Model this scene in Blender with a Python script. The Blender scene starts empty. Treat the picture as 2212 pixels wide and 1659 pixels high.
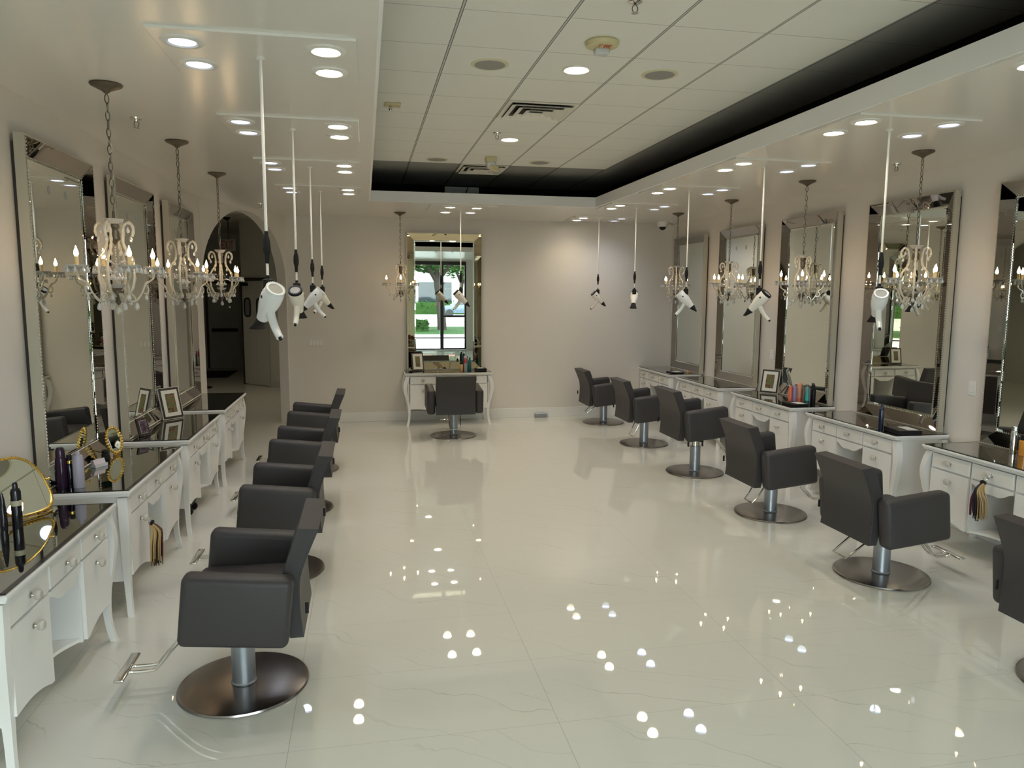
import bpy, bmesh, math, random
from mathutils import Vector, Matrix
random.seed(7)
PI = math.pi
scene = bpy.context.scene
C = scene.collection

# ------------------------------------------------------------------ camera
YAW, PITCH, ROLL, FPX = 0.19602, -0.12187, 0.00607, 1600.9
cam_data = bpy.data.cameras.new('camera')
cam = bpy.data.objects.new('camera', cam_data)
C.objects.link(cam)
cam_data.sensor_fit = 'HORIZONTAL'
cam_data.sensor_width = 36.0
cam_data.lens = FPX / 2212.0 * 36.0
cam_data.clip_start = 0.05
cam_data.clip_end = 400
_cy, _sy, _cp, _sp = math.cos(YAW), math.sin(YAW), math.cos(PITCH), math.sin(PITCH)
_f = Vector((_sy * _cp, _cy * _cp, _sp))
_r0 = Vector((_cy, -_sy, 0))
_u0 = _r0.cross(_f)
_r = math.cos(ROLL) * _r0 + math.sin(ROLL) * _u0
_u = -math.sin(ROLL) * _r0 + math.cos(ROLL) * _u0
cam.matrix_world = Matrix(((_r.x, _u.x, -_f.x, 0), (_r.y, _u.y, -_f.y, 0), (_r.z, _u.z, -_f.z, 2.0), (0, 0, 0, 1)))
scene.camera = cam

# ------------------------------------------------------------------ view + world + daylight
scene.view_settings.view_transform = 'Standard'
scene.view_settings.look = 'None'
scene.view_settings.gamma = 1.0
scene.view_settings.use_curve_mapping = False
scene.view_settings.exposure = 0.38
cy = scene.cycles
cy.use_denoising = True
cy.max_bounces = 9
cy.diffuse_bounces = 5
cy.glossy_bounces = 6
cy.transmission_bounces = 6
cy.transparent_max_bounces = 8
cy.caustics_reflective = False
cy.caustics_refractive = False
cy.sample_clamp_indirect = 6.0
SKY = 11.0
SPOT_W = 11.0
world = bpy.data.worlds.new('overcast_sky')
scene.world = world
world.use_nodes = True
bg = world.node_tree.nodes['Background']
bg.inputs['Color'].default_value = (0.86, 0.94, 1.0, 1)
bg.inputs['Strength'].default_value = SKY

XL, XR, YF, YR = -1.96, 5.0, -2.9, 11.62       # inner faces of the walls
ZS, ZT = 3.135, 3.546                           # soffit, tile ceiling
WX0, WX1, WXM = -1.80, 3.52, 2.66               # storefront glazing
pl = bpy.data.lights.new('window_portal', 'AREA')
pl.shape = 'RECTANGLE'; pl.size = WX1 - WX0; pl.size_y = 3.06
pl.cycles.is_portal = True
po = bpy.data.objects.new('window_portal', pl); C.objects.link(po)
po.location = ((WX0 + WX1) / 2, YF - 0.08, 1.55)
po.rotation_euler = (PI / 2, 0, 0)              # faces +Y, into the room

# ------------------------------------------------------------------ materials
def M(name, col, rough=0.5, metal=0.0, spec=0.5, emis=None, estr=0.0, trans=0.0, coat=0.0, ior=1.5):
    m = bpy.data.materials.new(name); m.use_nodes = True
    b = m.node_tree.nodes['Principled BSDF']
    b.inputs['Base Color'].default_value = (*col, 1)
    b.inputs['Roughness'].default_value = rough
    b.inputs['Metallic'].default_value = metal
    b.inputs['Specular IOR Level'].default_value = spec
    b.inputs['Transmission Weight'].default_value = trans
    b.inputs['Coat Weight'].default_value = coat
    b.inputs['IOR'].default_value = ior
    if emis:
        b.inputs['Emission Color'].default_value = (*emis, 1)
        b.inputs['Emission Strength'].default_value = estr
    return m
def nd(m, t, **kw):
    n = m.node_tree.nodes.new(t)
    for k, v in kw.items(): setattr(n, k, v)
    return n
def lk(m, a, b): m.node_tree.links.new(a, b)
def add_bump(m, scale, strength, dist=0.002, detail=3.0):
    tc = nd(m, 'ShaderNodeTexCoord'); no = nd(m, 'ShaderNodeTexNoise'); bp = nd(m, 'ShaderNodeBump')
    no.inputs['Scale'].default_value = scale; no.inputs['Detail'].default_value = detail
    bp.inputs['Strength'].default_value = strength; bp.inputs['Distance'].default_value = dist
    lk(m, tc.outputs['Object'], no.inputs['Vector']); lk(m, no.outputs['Fac'], bp.inputs['Height'])
    lk(m, bp.outputs['Normal'], m.node_tree.nodes['Principled BSDF'].inputs['Normal'])
    return m
def mth(m, op, a, b=None, c=None):
    n = nd(m, 'ShaderNodeMath', operation=op)
    for i, v in enumerate((a, b, c)):
        if v is None: continue
        if isinstance(v, (int, float)): n.inputs[i].default_value = v
        else: lk(m, v, n.inputs[i])
    return n.outputs[0]
def mixc(m, fac, a, b):
    n = nd(m, 'ShaderNodeMix', data_type='RGBA')
    lk(m, fac, n.inputs['Factor'])
    for i, v in ((6, a), (7, b)):
        if isinstance(v, tuple): n.inputs[i].default_value = (*v, 1)
        else: lk(m, v, n.inputs[i])
    return n.outputs[2]

def floor_material():
    m = M('polished_porcelain_tile', (.7, .68, .6), 0.02, spec=0.85)
    b = m.node_tree.nodes['Principled BSDF']
    tc = nd(m, 'ShaderNodeTexCoord'); sx = nd(m, 'ShaderNodeSeparateXYZ')
    lk(m, tc.outputs['Object'], sx.inputs[0])
    def line(sock, off, period, w):
        t = mth(m, 'MULTIPLY_ADD', sock, 1 / period, -off / period)
        fr = mth(m, 'FRACT', t)
        d = mth(m, 'ABSOLUTE', mth(m, 'SUBTRACT', fr, 0.5))      # 0.5 at the joints
        return mth(m, 'GREATER_THAN', d, 0.5 - w / period), mth(m, 'FLOOR', t)
    lx, ix = line(sx.outputs['X'], -0.363, 1.2248, 0.0016)
    ly, iy = line(sx.outputs['Y'], 4.380, 0.6124, 0.0011)
    grout = mth(m, 'MAXIMUM', lx, ly)
    # marble veins: thin level sets of a stretched, warped noise; shifted per tile
    off = nd(m, 'ShaderNodeCombineXYZ')
    lk(m, mth(m, 'MULTIPLY', ix, 3.71), off.inputs[0]); lk(m, mth(m, 'MULTIPLY', iy, 1.37), off.inputs[1])
    va = nd(m, 'ShaderNodeVectorMath', operation='ADD'); lk(m, tc.outputs['Object'], va.inputs[0]); lk(m, off.outputs[0], va.inputs[1])
    def noise(scale, detail, vec):
        n = nd(m, 'ShaderNodeTexNoise'); n.inputs['Scale'].default_value = scale; n.inputs['Detail'].default_value = detail
        lk(m, vec, n.inputs['Vector']); return n.outputs['Fac']
    sv = nd(m, 'ShaderNodeSeparateXYZ'); lk(m, va.outputs[0], sv.inputs[0])
    # across-vein coordinate: veins run towards +X, -Y, meandering and jagged
    v = mth(m, 'ADD', mth(m, 'MULTIPLY', sv.outputs['X'], 0.50), mth(m, 'MULTIPLY', sv.outputs['Y'], 0.866))
    v = mth(m, 'MULTIPLY_ADD', noise(1.7, 1.0, va.outputs[0]), 0.42, v)
    v = mth(m, 'MULTIPLY_ADD', noise(8.0, 3.0, va.outputs[0]), 0.075, v)
    def vein(period, shift, w, ms, lo, hi):
        d = mth(m, 'ABSOLUTE', mth(m, 'SUBTRACT', mth(m, 'FRACT', mth(m, 'MULTIPLY_ADD', v, 1 / period, shift)), 0.5))
        a = nd(m, 'ShaderNodeMapRange'); lk(m, d, a.inputs[0]); a.inputs[1].default_value = 0.0; a.inputs[2].default_value = w / period; a.inputs[3].default_value = 1.0; a.inputs[4].default_value = 0.0
        k = nd(m, 'ShaderNodeMapRange'); lk(m, noise(ms, 1.0, va.outputs[0]), k.inputs[0]); k.inputs[1].default_value = lo; k.inputs[2].default_value = hi
        return mth(m, 'MULTIPLY', a.outputs[0], k.outputs[0])
    vf = mth(m, 'MULTIPLY', mth(m, 'MAXIMUM', vein(0.31, 0.0, 0.0042, 1.3, .44, .60), mth(m, 'MULTIPLY', vein(0.19, 0.37, 0.003, 2.3, .48, .64), 0.7)), 0.50)
    c1 = mixc(m, vf, (.735, .73, .665), (.36, .34, .31))
    c2 = mixc(m, mth(m, 'MULTIPLY', grout, 0.62), c1, (.22, .20, .17))
    lk(m, c2, b.inputs['Base Color'])
    r = mth(m, 'MULTIPLY_ADD', grout, 0.4, 0.018); lk(m, r, b.inputs['Roughness'])
    return m

def tile_ceiling_material(name, face, cross, runner):
    m = M(name, face, 0.9, spec=0.2)
    b = m.node_tree.nodes['Principled BSDF']
    tc = nd(m, 'ShaderNodeTexCoord'); sx = nd(m, 'ShaderNodeSeparateXYZ'); lk(m, tc.outputs['Object'], sx.inputs[0])
    def dist(sock, off, period):
        fr = mth(m, 'FRACT', mth(m, 'MULTIPLY_ADD', sock, 1 / period, 0.5 - off / period))
        return mth(m, 'MULTIPLY', mth(m, 'SUBTRACT', fr, 0.5), period)      # signed distance to the joint
    dx = dist(sx.outputs['X'], 0.5545, 0.61); dy = dist(sx.outputs['Y'], 4.258, 0.61)
    ax = mth(m, 'ABSOLUTE', dx); ay = mth(m, 'ABSOLUTE', dy)
    edge = mth(m, 'MULTIPLY', mth(m, 'GREATER_THAN', ax, 0.0055), mth(m, 'LESS_THAN', ax, 0.010))   # reveals beside the runner
    run = mth(m, 'LESS_THAN', ax, 0.0055)
    crs = mth(m, 'LESS_THAN', ay, 0.0035)
    c1 = mixc(m, crs, face, cross)
    c2 = mixc(m, run, c1, runner)
    c3 = mixc(m, edge, c2, tuple(.15 * q for q in face))
    lk(m, c3, b.inputs['Base Color'])
    no = nd(m, 'ShaderNodeTexNoise'); no.inputs['Scale'].default_value = 260; lk(m, tc.outputs['Object'], no.inputs['Vector'])
    bp = nd(m, 'ShaderNodeBump'); bp.inputs['Strength'].default_value = 0.25; bp.inputs['Distance'].default_value = 0.001
    lk(m, no.outputs['Fac'], bp.inputs['Height']); lk(m, bp.outputs['Normal'], b.inputs['Normal'])
    return m

def pane_material():
    m = bpy.data.materials.new('clear_pane'); m.use_nodes = True
    nt = m.node_tree; nt.nodes.remove(nt.nodes['Principled BSDF']); out = nt.nodes['Material Output']
    tr = nd(m, 'ShaderNodeBsdfTransparent'); gl = nd(m, 'ShaderNodeBsdfGlossy'); mx = nd(m, 'ShaderNodeMixShader'); fr = nd(m, 'ShaderNodeFresnel')
    tr.inputs[0].default_value = (.93, .97, .95, 1); gl.inputs['Roughness'].default_value = 0.0; fr.inputs[0].default_value = 1.45
    lk(m, fr.outputs[0], mx.inputs[0]); lk(m, tr.outputs[0], mx.inputs[1]); lk(m, gl.outputs[0], mx.inputs[2]); lk(m, mx.outputs[0], out.inputs[0])
    return m

def foliage_material(name, a, b_):
    m = M(name, a, 0.8, spec=0.03)
    oi = nd(m, 'ShaderNodeTexNoise'); oi.inputs['Scale'].default_value = 2.5
    tc = nd(m, 'ShaderNodeTexCoord'); lk(m, tc.outputs['Object'], oi.inputs['Vector'])
    lk(m, mixc(m, oi.outputs['Fac'], a, b_), m.node_tree.nodes['Principled BSDF'].inputs['Base Color'])
    return m

def photo_material(name, a, b_, c_):
    m = M(name, a, 0.3)
    tc = nd(m, 'ShaderNodeTexCoord'); no = nd(m, 'ShaderNodeTexNoise'); no.inputs['Scale'].default_value = 26; no.inputs['Detail'].default_value = 2
    rp = nd(m, 'ShaderNodeValToRGB'); e = rp.color_ramp.elements
    e[0].position = .38; e[0].color = (*a, 1); e[1].position = .62; e[1].color = (*c_, 1)
    n = e.new(.5); n.color = (*b_, 1)
    lk(m, tc.outputs['Object'], no.inputs['Vector']); lk(m, no.outputs['Fac'], rp.inputs[0])
    lk(m, rp.outputs[0], m.node_tree.nodes['Principled BSDF'].inputs['Base Color'])
    return m

MT = {}
MT['floor'] = floor_material()
MT['tile'] = tile_ceiling_material('acoustic_ceiling_tile', (.87, .86, .79), (.56, .53, .50), (.60, .59, .53))
MT['tile_dark'] = tile_ceiling_material('dark_fade_tile', (.29, .285, .265), (.17, .165, .155), (.17, .17, .155))  # darker copy of the tile colour, stands in for the ceiling edge fade
MT['wall'] = add_bump(M('painted_wall', (.72, .675, .62), 0.55, spec=0.35), 90, 0.08)
MT['soffit'] = add_bump(M('semi_gloss_soffit', (.80, .775, .72), 0.22, spec=0.5), 14, 0.05, 0.004)
MT['fascia'] = M('fascia_paint', (.88, .87, .85), 0.5)
MT['plenum'] = M('dark_plenum', (.012, .012, .013), 0.9, spec=0.1)
MT['trim'] = M('white_trim', (.80, .79, .76), 0.35)
MT['hall'] = M('hall_paint', (.60, .585, .53), 0.6)
MT['halldoor'] = M('hall_door_paint', (.50, .50, .47), 0.5)
MT['dark'] = M('black_plastic', (.010, .010, .011), 0.5, spec=0.25)
MT['rubber'] = M('black_rubber', (.013, .013, .014), 0.7, spec=0.25)
MT['leather'] = add_bump(M('charcoal_leather', (.044, .040, .042), 0.48, spec=0.4), 220, 0.18, 0.0008)
MT['seam'] = M('leather_piping', (.025, .024, .027), 0.5)
MT['brushed'] = add_bump(M('brushed_steel', (.30, .275, .26), 0.22, metal=1.0), 60, 0.03)
MT['column'] = M('satin_aluminium', (.36, .39, .43), 0.38, metal=0.85)
MT['chrome'] = M('chrome', (.75, .73, .68), 0.12, metal=1.0)
MT['lacquer'] = M('white_lacquer', (.85, .845, .83), 0.28, spec=0.5)
MT['blackglass'] = M('black_mirror_glass', (.44, .45, .43), 0.015, metal=1.0)
MT['glassedge'] = M('black_glass_edge', (.01, .01, .01), 0.1)
MT['crystal'] = M('crystal_knob', (.92, .88, .80), 0.06, trans=0.55)
MT['mirror'] = M('mirror_glass', (.80, .84, .79), 0.0, metal=1.0)
MT['mirrorstrip'] = M('smoked_mirror_strip', (.36, .335, .31), 0.01, metal=1.0)
MT['goldstrip'] = M('gold_mirror_strip', (.62, .55, .38), 0.01, metal=1.0)
MT['silverleaf'] = M('champagne_silver_edge', (.54, .50, .41), 0.38, metal=0.5)
MT['etch'] = M('etched_mark', (.42, .43, .41), 0.5)
MT['bronze'] = M('aged_bronze', (.13, .11, .08), 0.38, metal=0.7)
MT['goldmetal'] = M('gilt_metal', (.72, .50, .14), 0.25, metal=1.0)
MT['glass'] = M('cut_crystal', (.98, .96, .92), 0.03, spec=1.0, trans=0.5, ior=1.6)
MT['beadarm'] = M('beaded_crystal_arm', (.86, .78, .62), 0.08, spec=1.0, trans=0.4)
MT['candle'] = M('candle_sleeve', (.75, .58, .30), 0.5)
MT['flame'] = M('flame_bulb', (1, .8, .5), 0.3, emis=(1, .70, .38), estr=45)
MT['warmled'] = M('warm_downlight', (1, 1, 1), 0.4, emis=(1, .90, .76), estr=22)
MT['coolled'] = M('cool_downlight', (1, 1, 1), 0.4, emis=(.50, .62, 1.0), estr=3.2)
MT['whiteplastic'] = M('white_plastic', (.82, .80, .75), 0.3)
MT['pearl'] = M('pearl_white_casing', (.84, .81, .74), 0.18, coat=0.5)
MT['pale'] = M('cool_white_casing', (.80, .81, .82), 0.2, coat=0.5)
MT['greymesh'] = M('grey_grille', (.33, .32, .29), 0.6)
MT['cream'] = M('aged_cream_plastic', (.66, .58, .33), 0.5)
MT['creamlight'] = M('pale_cream_rim', (.70, .66, .45), 0.5)
MT['clearlens'] = M('strobe_lens', (.85, .85, .85), 0.08, trans=0.25)
MT['red'] = M('red_ink', (.55, .06, .03), 0.5)
MT['exitred'] = M('exit_red', (.34, .05, .02), 0.5)
MT['vent'] = M('diffuser_metal', (.82, .78, .68), 0.5)
MT['frame_dark'] = M('dark_wood_frame', (.035, .027, .024), 0.35)
MT['frame_silver'] = M('silver_frame', (.70, .69, .66), 0.3, metal=0.6)
MT['mat'] = M('cream_mat_board', (.76, .73, .64), 0.7)
MT['photo'] = photo_material('framed_print', (.06, .03, .02), (.22, .13, .06), (.10, .16, .06))
MT['photo2'] = photo_material('portrait_print', (.02, .02, .02), (.12, .07, .10), (.20, .12, .22))
MT['pane'] = pane_material()
MT['alu'] = M('dark_window_frame', (.03, .03, .032), 0.4)
MT['paving'] = add_bump(M('concrete_paving', (.36, .35, .33), 0.8), 8, 0.2)
MT['grass'] = foliage_material('lawn', (.010, .034, .006), (.018, .050, .009))
MT['asphalt'] = M('road', (.20, .20, .20), 0.9, spec=0.1)
MT['leaf'] = foliage_material('leaves', (.012, .035, .008), (.035, .075, .02))
MT['bark'] = add_bump(M('bark', (.035, .028, .024), 0.9, spec=0.05), 14, 0.6, 0.02)
MT['stucco'] = M('white_stucco', (.40, .39, .37), 0.8)
MT['roof'] = M('clay_roof', (.14, .045, .03), 0.8)
MT['carpaint'] = M('dark_blue_paint', (.05, .08, .12), 0.15, coat=1)
MT['tyre'] = M('tyre', (.015, .015, .015), 0.8)
MT['tint'] = M('tinted_glass', (.02, .025, .03), 0.05)

# ------------------------------------------------------------------ mesh helpers
def new(): return bmesh.new()
def xf(bm, vs, mat): bmesh.ops.transform(bm, matrix=mat, verts=vs)
def box(bm, x0, x1, y0, y1, z0, z1, bev=0.0, seg=2, mat=None):
    vs = bmesh.ops.create_cube(bm, size=1.0)['verts']
    for v in vs:
        v.co = Vector((x0 + (v.co.x + .5) * (x1 - x0), y0 + (v.co.y + .5) * (y1 - y0), z0 + (v.co.z + .5) * (z1 - z0)))
    if bev > 0:
        es = list({e for v in vs for e in v.link_edges})
        r = bmesh.ops.bevel(bm, geom=es, offset=bev, segments=seg, profile=0.5, affect='EDGES')
        vs = list({v for f in r['faces'] for v in f.verts} | {v for v in vs if v.is_valid})
    if mat is not None: xf(bm, vs, mat)
    return vs
def lathe(bm, prof, seg=24, mat=None, close=True):
    rings, vs = [], []
    for r, z in prof:
        if r < 1e-6:
            v = bm.verts.new((0, 0, z)); rings.append([v]); vs.append(v)
        else:
            ring = [bm.verts.new((r * math.cos(2 * PI * i / seg), r * math.sin(2 * PI * i / seg), z)) for i in range(seg)]
            rings.append(ring); vs += ring
    for a, b in zip(rings[:-1], rings[1:]):
        for i in range(seg):
            j = (i + 1) % seg
            if len(a) == 1 and len(b) == 1: continue
            if len(a) == 1: bm.faces.new((a[0], b[j], b[i]))
            elif len(b) == 1: bm.faces.new((a[i], a[j], b[0]))
            else: bm.faces.new((a[i], a[j], b[j], b[i]))
    if close:
        if len(rings[0]) > 1: bm.faces.new(list(reversed(rings[0])))
        if len(rings[-1]) > 1: bm.faces.new(rings[-1])
    if mat is not None: xf(bm, vs, mat)
    return vs
def smooth_pts(pts, n=6):
    P = [Vector(p) for p in pts]; out = []
    for i in range(len(P) - 1):
        p0 = P[max(i - 1, 0)]; p1 = P[i]; p2 = P[i + 1]; p3 = P[min(i + 2, len(P) - 1)]
        for k in range(n):
            t = k / n
            out.append(0.5 * ((2 * p1) + (-p0 + p2) * t + (2 * p0 - 5 * p1 + 4 * p2 - p3) * t * t + (-p0 + 3 * p1 - 3 * p2 + p3) * t ** 3))
    out.append(P[-1]); return out
def tube(bm, pts, rad, seg=8, mat=None, closed=False, flat=1.0):
    P = [Vector(p) for p in pts]; n = len(P); rings = []; vs = []
    up = None
    for i in range(n):
        if closed: t = (P[(i + 1) % n] - P[i - 1]).normalized()
        else: t = (P[min(i + 1, n - 1)] - P[max(i - 1, 0)]).normalized()
        if up is None:
            a = Vector((0, 0, 1)) if abs(t.z) < 0.9 else Vector((1, 0, 0))
            up = (a - a.dot(t) * t).normalized()
        else:
            up = (up - up.dot(t) * t)
            up = up.normalized() if up.length > 1e-6 else t.orthogonal().normalized()
        s = t.cross(up)
        r = rad(i / max(n - 1, 1)) if callable(rad) else rad
        ring = [bm.verts.new(P[i] + up * (r * flat * math.cos(2 * PI * k / seg)) + s * (r * math.sin(2 * PI * k / seg))) for k in range(seg)]
        rings.append(ring); vs += ring
    prs = list(zip(rings[:-1], rings[1:])) + ([(rings[-1], rings[0])] if closed else [])
    for a, b in prs:
        for k in range(seg):
            j = (k + 1) % seg
            bm.faces.new((a[k], a[j], b[j], b[k]))
    if not closed:
        bm.faces.new(list(reversed(rings[0]))); bm.faces.new(rings[-1])
    if mat is not None: xf(bm, vs, mat)
    return vs
def prism(bm, poly, a0, a1, axis='x', mat=None):
    """extrude a closed 2D outline along an axis: axis x -> poly is (y,z); y -> (x,z); z -> (x,y)"""
    def P(p, a):
        return {'x': (a, p[0], p[1]), 'y': (p[0], a, p[1]), 'z': (p[0], p[1], a)}[axis]
    A = [bm.verts.new(P(p, a0)) for p in poly]; B = [bm.verts.new(P(p, a1)) for p in poly]
    bm.faces.new(A); bm.faces.new(list(reversed(B)))
    n = len(poly)
    for i in range(n):
        j = (i + 1) % n
        bm.faces.new((A[j], A[i], B[i], B[j]))
    vs = A + B
    if mat is not None: xf(bm, vs, mat)
    return vs
def quad(bm, a, b, c, d):
    return bm.faces.new([bm.verts.new(p) for p in (a, b, c, d)])
def mesh_of(name, bm, mat, smooth=False, angle=40):
    bmesh.ops.recalc_face_normals(bm, faces=bm.faces)
    me = bpy.data.meshes.new(name); bm.to_mesh(me); bm.free()
    me.materials.append(mat)
    if smooth:
        me.polygons.foreach_set('use_smooth', [True] * len(me.polygons))
        me.set_sharp_from_angle(angle=math.radians(angle))
    return me
def obj(name, bm, mat, parent=None, smooth=False, label=None, angle=40, loc=None):
    me = bm if isinstance(bm, bpy.types.Mesh) else mesh_of(name, bm, mat, smooth, angle)
    o = bpy.data.objects.new(name, me); C.objects.link(o)
    if parent is not None: o.parent = parent
    if loc: o.location = loc
    if label: o['label'] = label
    return o
def tag(o, label, cat, group=None):
    o['label'] = label; o['category'] = cat
    if group: o['group'] = group
    return o
def thing(name, label, cat, loc=(0, 0, 0), rz=0.0, group=None):
    o = bpy.data.objects.new(name, None); C.objects.link(o)
    o.empty_display_size = 0.1
    o.location = loc; o.rotation_euler = (0, 0, rz)
    return tag(o, label, cat, group)
def struct(name, bm, mat, parent=None, smooth=False):
    o = obj(name, bm, mat, parent, smooth)
    if parent is None: o['kind'] = 'structure'
    return o
def dup(root, loc, rz, label, group=None):
    def cp(o, par):
        c = o.copy(); C.objects.link(c)
        c.parent = par
        for ch in o.children: cp(ch, c)
        return c
    r = root.copy(); C.objects.link(r)
    for ch in list(root.children): cp(ch, r)
    r.location = loc; r.rotation_euler = (0, 0, rz); r['label'] = label
    if group: r['group'] = group
    return r
def rot(axis, a): return Matrix.Rotation(a, 4, axis)
def tr(x, y, z): return Matrix.Translation((x, y, z))
def text_mesh(bm, s, size, mat4, depth=0.001):
    """plain capital letters from strokes, in the local xz plane"""
    G = {'F': ['0,0 0,6', '0,6 4,6', '0,3 3,3'], 'I': ['2,0 2,6'], 'R': ['0,0 0,6', '0,6 4,6', '4,6 4,3', '4,3 0,3', '1.5,3 4,0'],
         'E': ['0,0 0,6', '0,6 4,6', '0,3 3,3', '0,0 4,0'], 'X': ['0,0 4,6', '0,6 4,0'], 'T': ['2,0 2,6', '0,6 4,6']}
    k = size / 6.0; x = 0
    for ch in s:
        for st in G.get(ch, []):
            (x0, z0), (x1, z1) = [tuple(map(float, q.split(','))) for q in st.split()]
            a = Vector((x + x0 * k, 0, z0 * k)); b = Vector((x + x1 * k, 0, z1 * k)); d = (b - a); L = d.length; ang = math.atan2(d.z, d.x)
            box(bm, -0.45 * k, L + 0.45 * k, -depth, 0, -0.5 * k, 0.5 * k, mat=mat4 @ tr(a.x, 0, a.z) @ rot('Y', -ang))
        x += (3.4 if ch == 'I' else 5.6) * k
    return x

# ------------------------------------------------------------------ the room
AX, AY = -1.985, 9.81          # start and end of the angled wall with the arch
BX, BY = -1.13, 11.62
bm = new(); box(bm, -5.2, XR + 0.15, YF, 20.8, -0.05, 0.0); struct('floor', bm, MT['floor'])
bm = new(); box(bm, XL - 0.15, XL, YF - 0.15, AY, 0, 3.75); struct('wall_left', bm, MT['wall'])
bm = new(); box(bm, XR, XR + 0.15, YF - 0.15, YR + 0.15, 0, 3.75); struct('wall_right', bm, MT['wall'])
bm = new(); box(bm, BX - 0.04, XR, YR, YR + 0.15, 0, 3.75); struct('wall_rear', bm, MT['wall'])

# angled wall with the round-headed opening
dvec = Vector((BX - AX, BY - AY, 0)); LW = dvec.length; ang = math.atan2(dvec.y, dvec.x)
def arch_wall():
    bm = new(); T = 0.15; R = 0.965; cx = LW / 2 + 0.005; zs = 2.12; n = 28
    arc = [(cx - R, 0.0)] + [(cx - R * math.cos(PI * i / n), zs + R * math.sin(PI * i / n)) for i in range(n + 1)] + [(cx + R, 0.0)]
    H = 3.6
    for y in (0.0, T):
        outer = []
        for (s, z) in arc:
            outer.append((s, z))
        vin = [bm.verts.new((s, y, z)) for s, z in arc]
        vout = []
        for i, (s, z) in enumerate(arc):
            if i <= 1: o = (0.0, z)
            elif i >= len(arc) - 2: o = (LW, z)
            else:
                a = PI * (i - 1) / n
                dx, dz = -math.cos(a), math.sin(a)
                k = min((cx if dx < 0 else LW - cx) / max(abs(dx), 1e-6), (H - zs) / max(dz, 1e-6))
                o = (min(max(cx + dx * k, 0), LW), zs + dz * k)
            vout.append(bm.verts.new((o[0], y, o[1])))
        for i in range(len(arc) - 1): bm.faces.new((vin[i], vin[i + 1], vout[i + 1], vout[i]))
        if y == 0.0: first = (vin, vout)
        else:
            for i in range(len(arc) - 1):
                bm.faces.new((first[0][i], first[0][i + 1], vin[i + 1], vin[i]))
    xf(bm, bm.verts, tr(AX, AY, 0) @ rot('Z', ang))
    return bm
struct('wall_arch', arch_wall(), MT['wall'])

# front wall with storefront glazing
bm = new()
box(bm, XL, WX0, YF - 0.15, YF, 0, 3.75); box(bm, WX1, XR, YF - 0.15, YF, 0, 3.75); box(bm, WX0, WX1, YF - 0.15, YF, 3.09, 3.75)
struct('wall_front', bm, MT['wall'])
def glazing(name, x0, x1, bars, mull):
    fr = new()
    for xa, xb in ((x0, x0 + .06), (x1 - .06, x1)): box(fr, xa, xb, YF - 0.11, YF - 0.04, 0, 3.09)
    for m in mull: box(fr, m - 0.03, m + 0.03, YF - 0.11, YF - 0.04, 0.05, 3.04)
    for z0, z1 in bars: box(fr, x0 + 0.06, x1 - 0.06, YF - 0.11, YF - 0.04, z0, z1)
    o = struct(name, fr, MT['alu'])
    bm = new(); box(bm, x0 + 0.02, x1 - 0.02, YF - 0.078, YF - 0.072, 0.03, 3.06); obj('pane', bm, MT['pane'], o)
    return o
glazing('window_1', WX0, WXM, ((0, .05), (.40, .44), (2.96, 3.09)), (-0.2, 0.95))
d1 = glazing('door_1', WXM, WX1, ((0, .06), (.40, .44), (2.96, 3.09)), ())
bm = new(); tube(bm, [(WXM + .06, YF + .03, 1.19), (WX1 - .06, YF + .03, 1.19)], 0.032)
for x in (WXM + .1, WX1 - .1): box(bm, x - .015, x + .015, YF - .05, YF + .03, 1.17, 1.21)
obj('push_bar', bm, MT['dark'], d1)

# dropped soffit with a rectangular opening, shallow fascia upstand, tile ceiling above, dark plenum sides
OX0, OX1, OY0, OY1 = 0.095, 3.02, 2.4, 9.62
bm = new()
def soffit_ring(bm, z0, z1, pts):
    ox = [(OX0, OY0), (OX1, OY0), (OX1, OY1), (OX0, OY1)]
    for z in (z0, z1):
        o = [bm.verts.new((x, y, z)) for x, y in pts]; i = [bm.verts.new((x, y, z)) for x, y in ox]
        # quads per side
        for k in range(4): bm.faces.new((o[k], o[(k + 1) % 4], i[(k + 1) % 4], i[k]))
soffit_ring(bm, ZS, ZS + 0.01, [(XL - .05, YF), (XR, YF), (XR, YR), (XL - .05, YR)])
struct('ceiling_soffit', bm, MT['soffit'])
bm = new(); t = 0.018
box(bm, OX0 - t, OX0, OY0, OY1, ZS - .001, 3.262); box(bm, OX1, OX1 + t, OY0, OY1, ZS - .001, 3.262)
box(bm, OX0 - t, OX1 + t, OY1, OY1 + t, ZS - .001, 3.262); box(bm, OX0 - t, OX1 + t, OY0 - t, OY0, ZS - .001, 3.262)
struct('trim_fascia', bm, MT['fascia'])
TX, TY = .5545 + 4 * .61, 4.258 + 8 * .61       # outermost runner and cross joint: beyond, the tile colour stands in for a fade the lighting lacks
bm = new(); box(bm, -0.62, TX, 1.5, TY, ZT, ZT + 0.03); struct('ceiling_tiles', bm, MT['tile'])
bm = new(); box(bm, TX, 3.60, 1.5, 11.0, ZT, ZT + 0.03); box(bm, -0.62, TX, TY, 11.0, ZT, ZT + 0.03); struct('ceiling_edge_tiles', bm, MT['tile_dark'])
bm = new()
box(bm, 3.58, 3.62, 1.5, 11.0, ZS + .012, ZT + .03); box(bm, -0.64, -0.60, 1.5, 11.0, ZS + .012, ZT + .03)
box(bm, -0.62, 3.6, 11.0, 11.04, ZS + .012, ZT + .03); box(bm, -0.62, 3.6, 1.46, 1.5, ZS + .012, ZT + .03)
# top side of the soffit inside the cavity
for a in ((-0.62, OX0 - t, 1.5, 11.0), (OX1 + t, 3.6, 1.5, 11.0), (OX0 - t, OX1 + t, OY1 + t, 11.0), (OX0 - t, OX1 + t, 1.5, OY0 - t)):
    box(bm, a[0], a[1], a[2], a[3], ZS + .012, ZS + .02)
struct('trim_plenum', bm, MT['plenum'])

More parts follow.
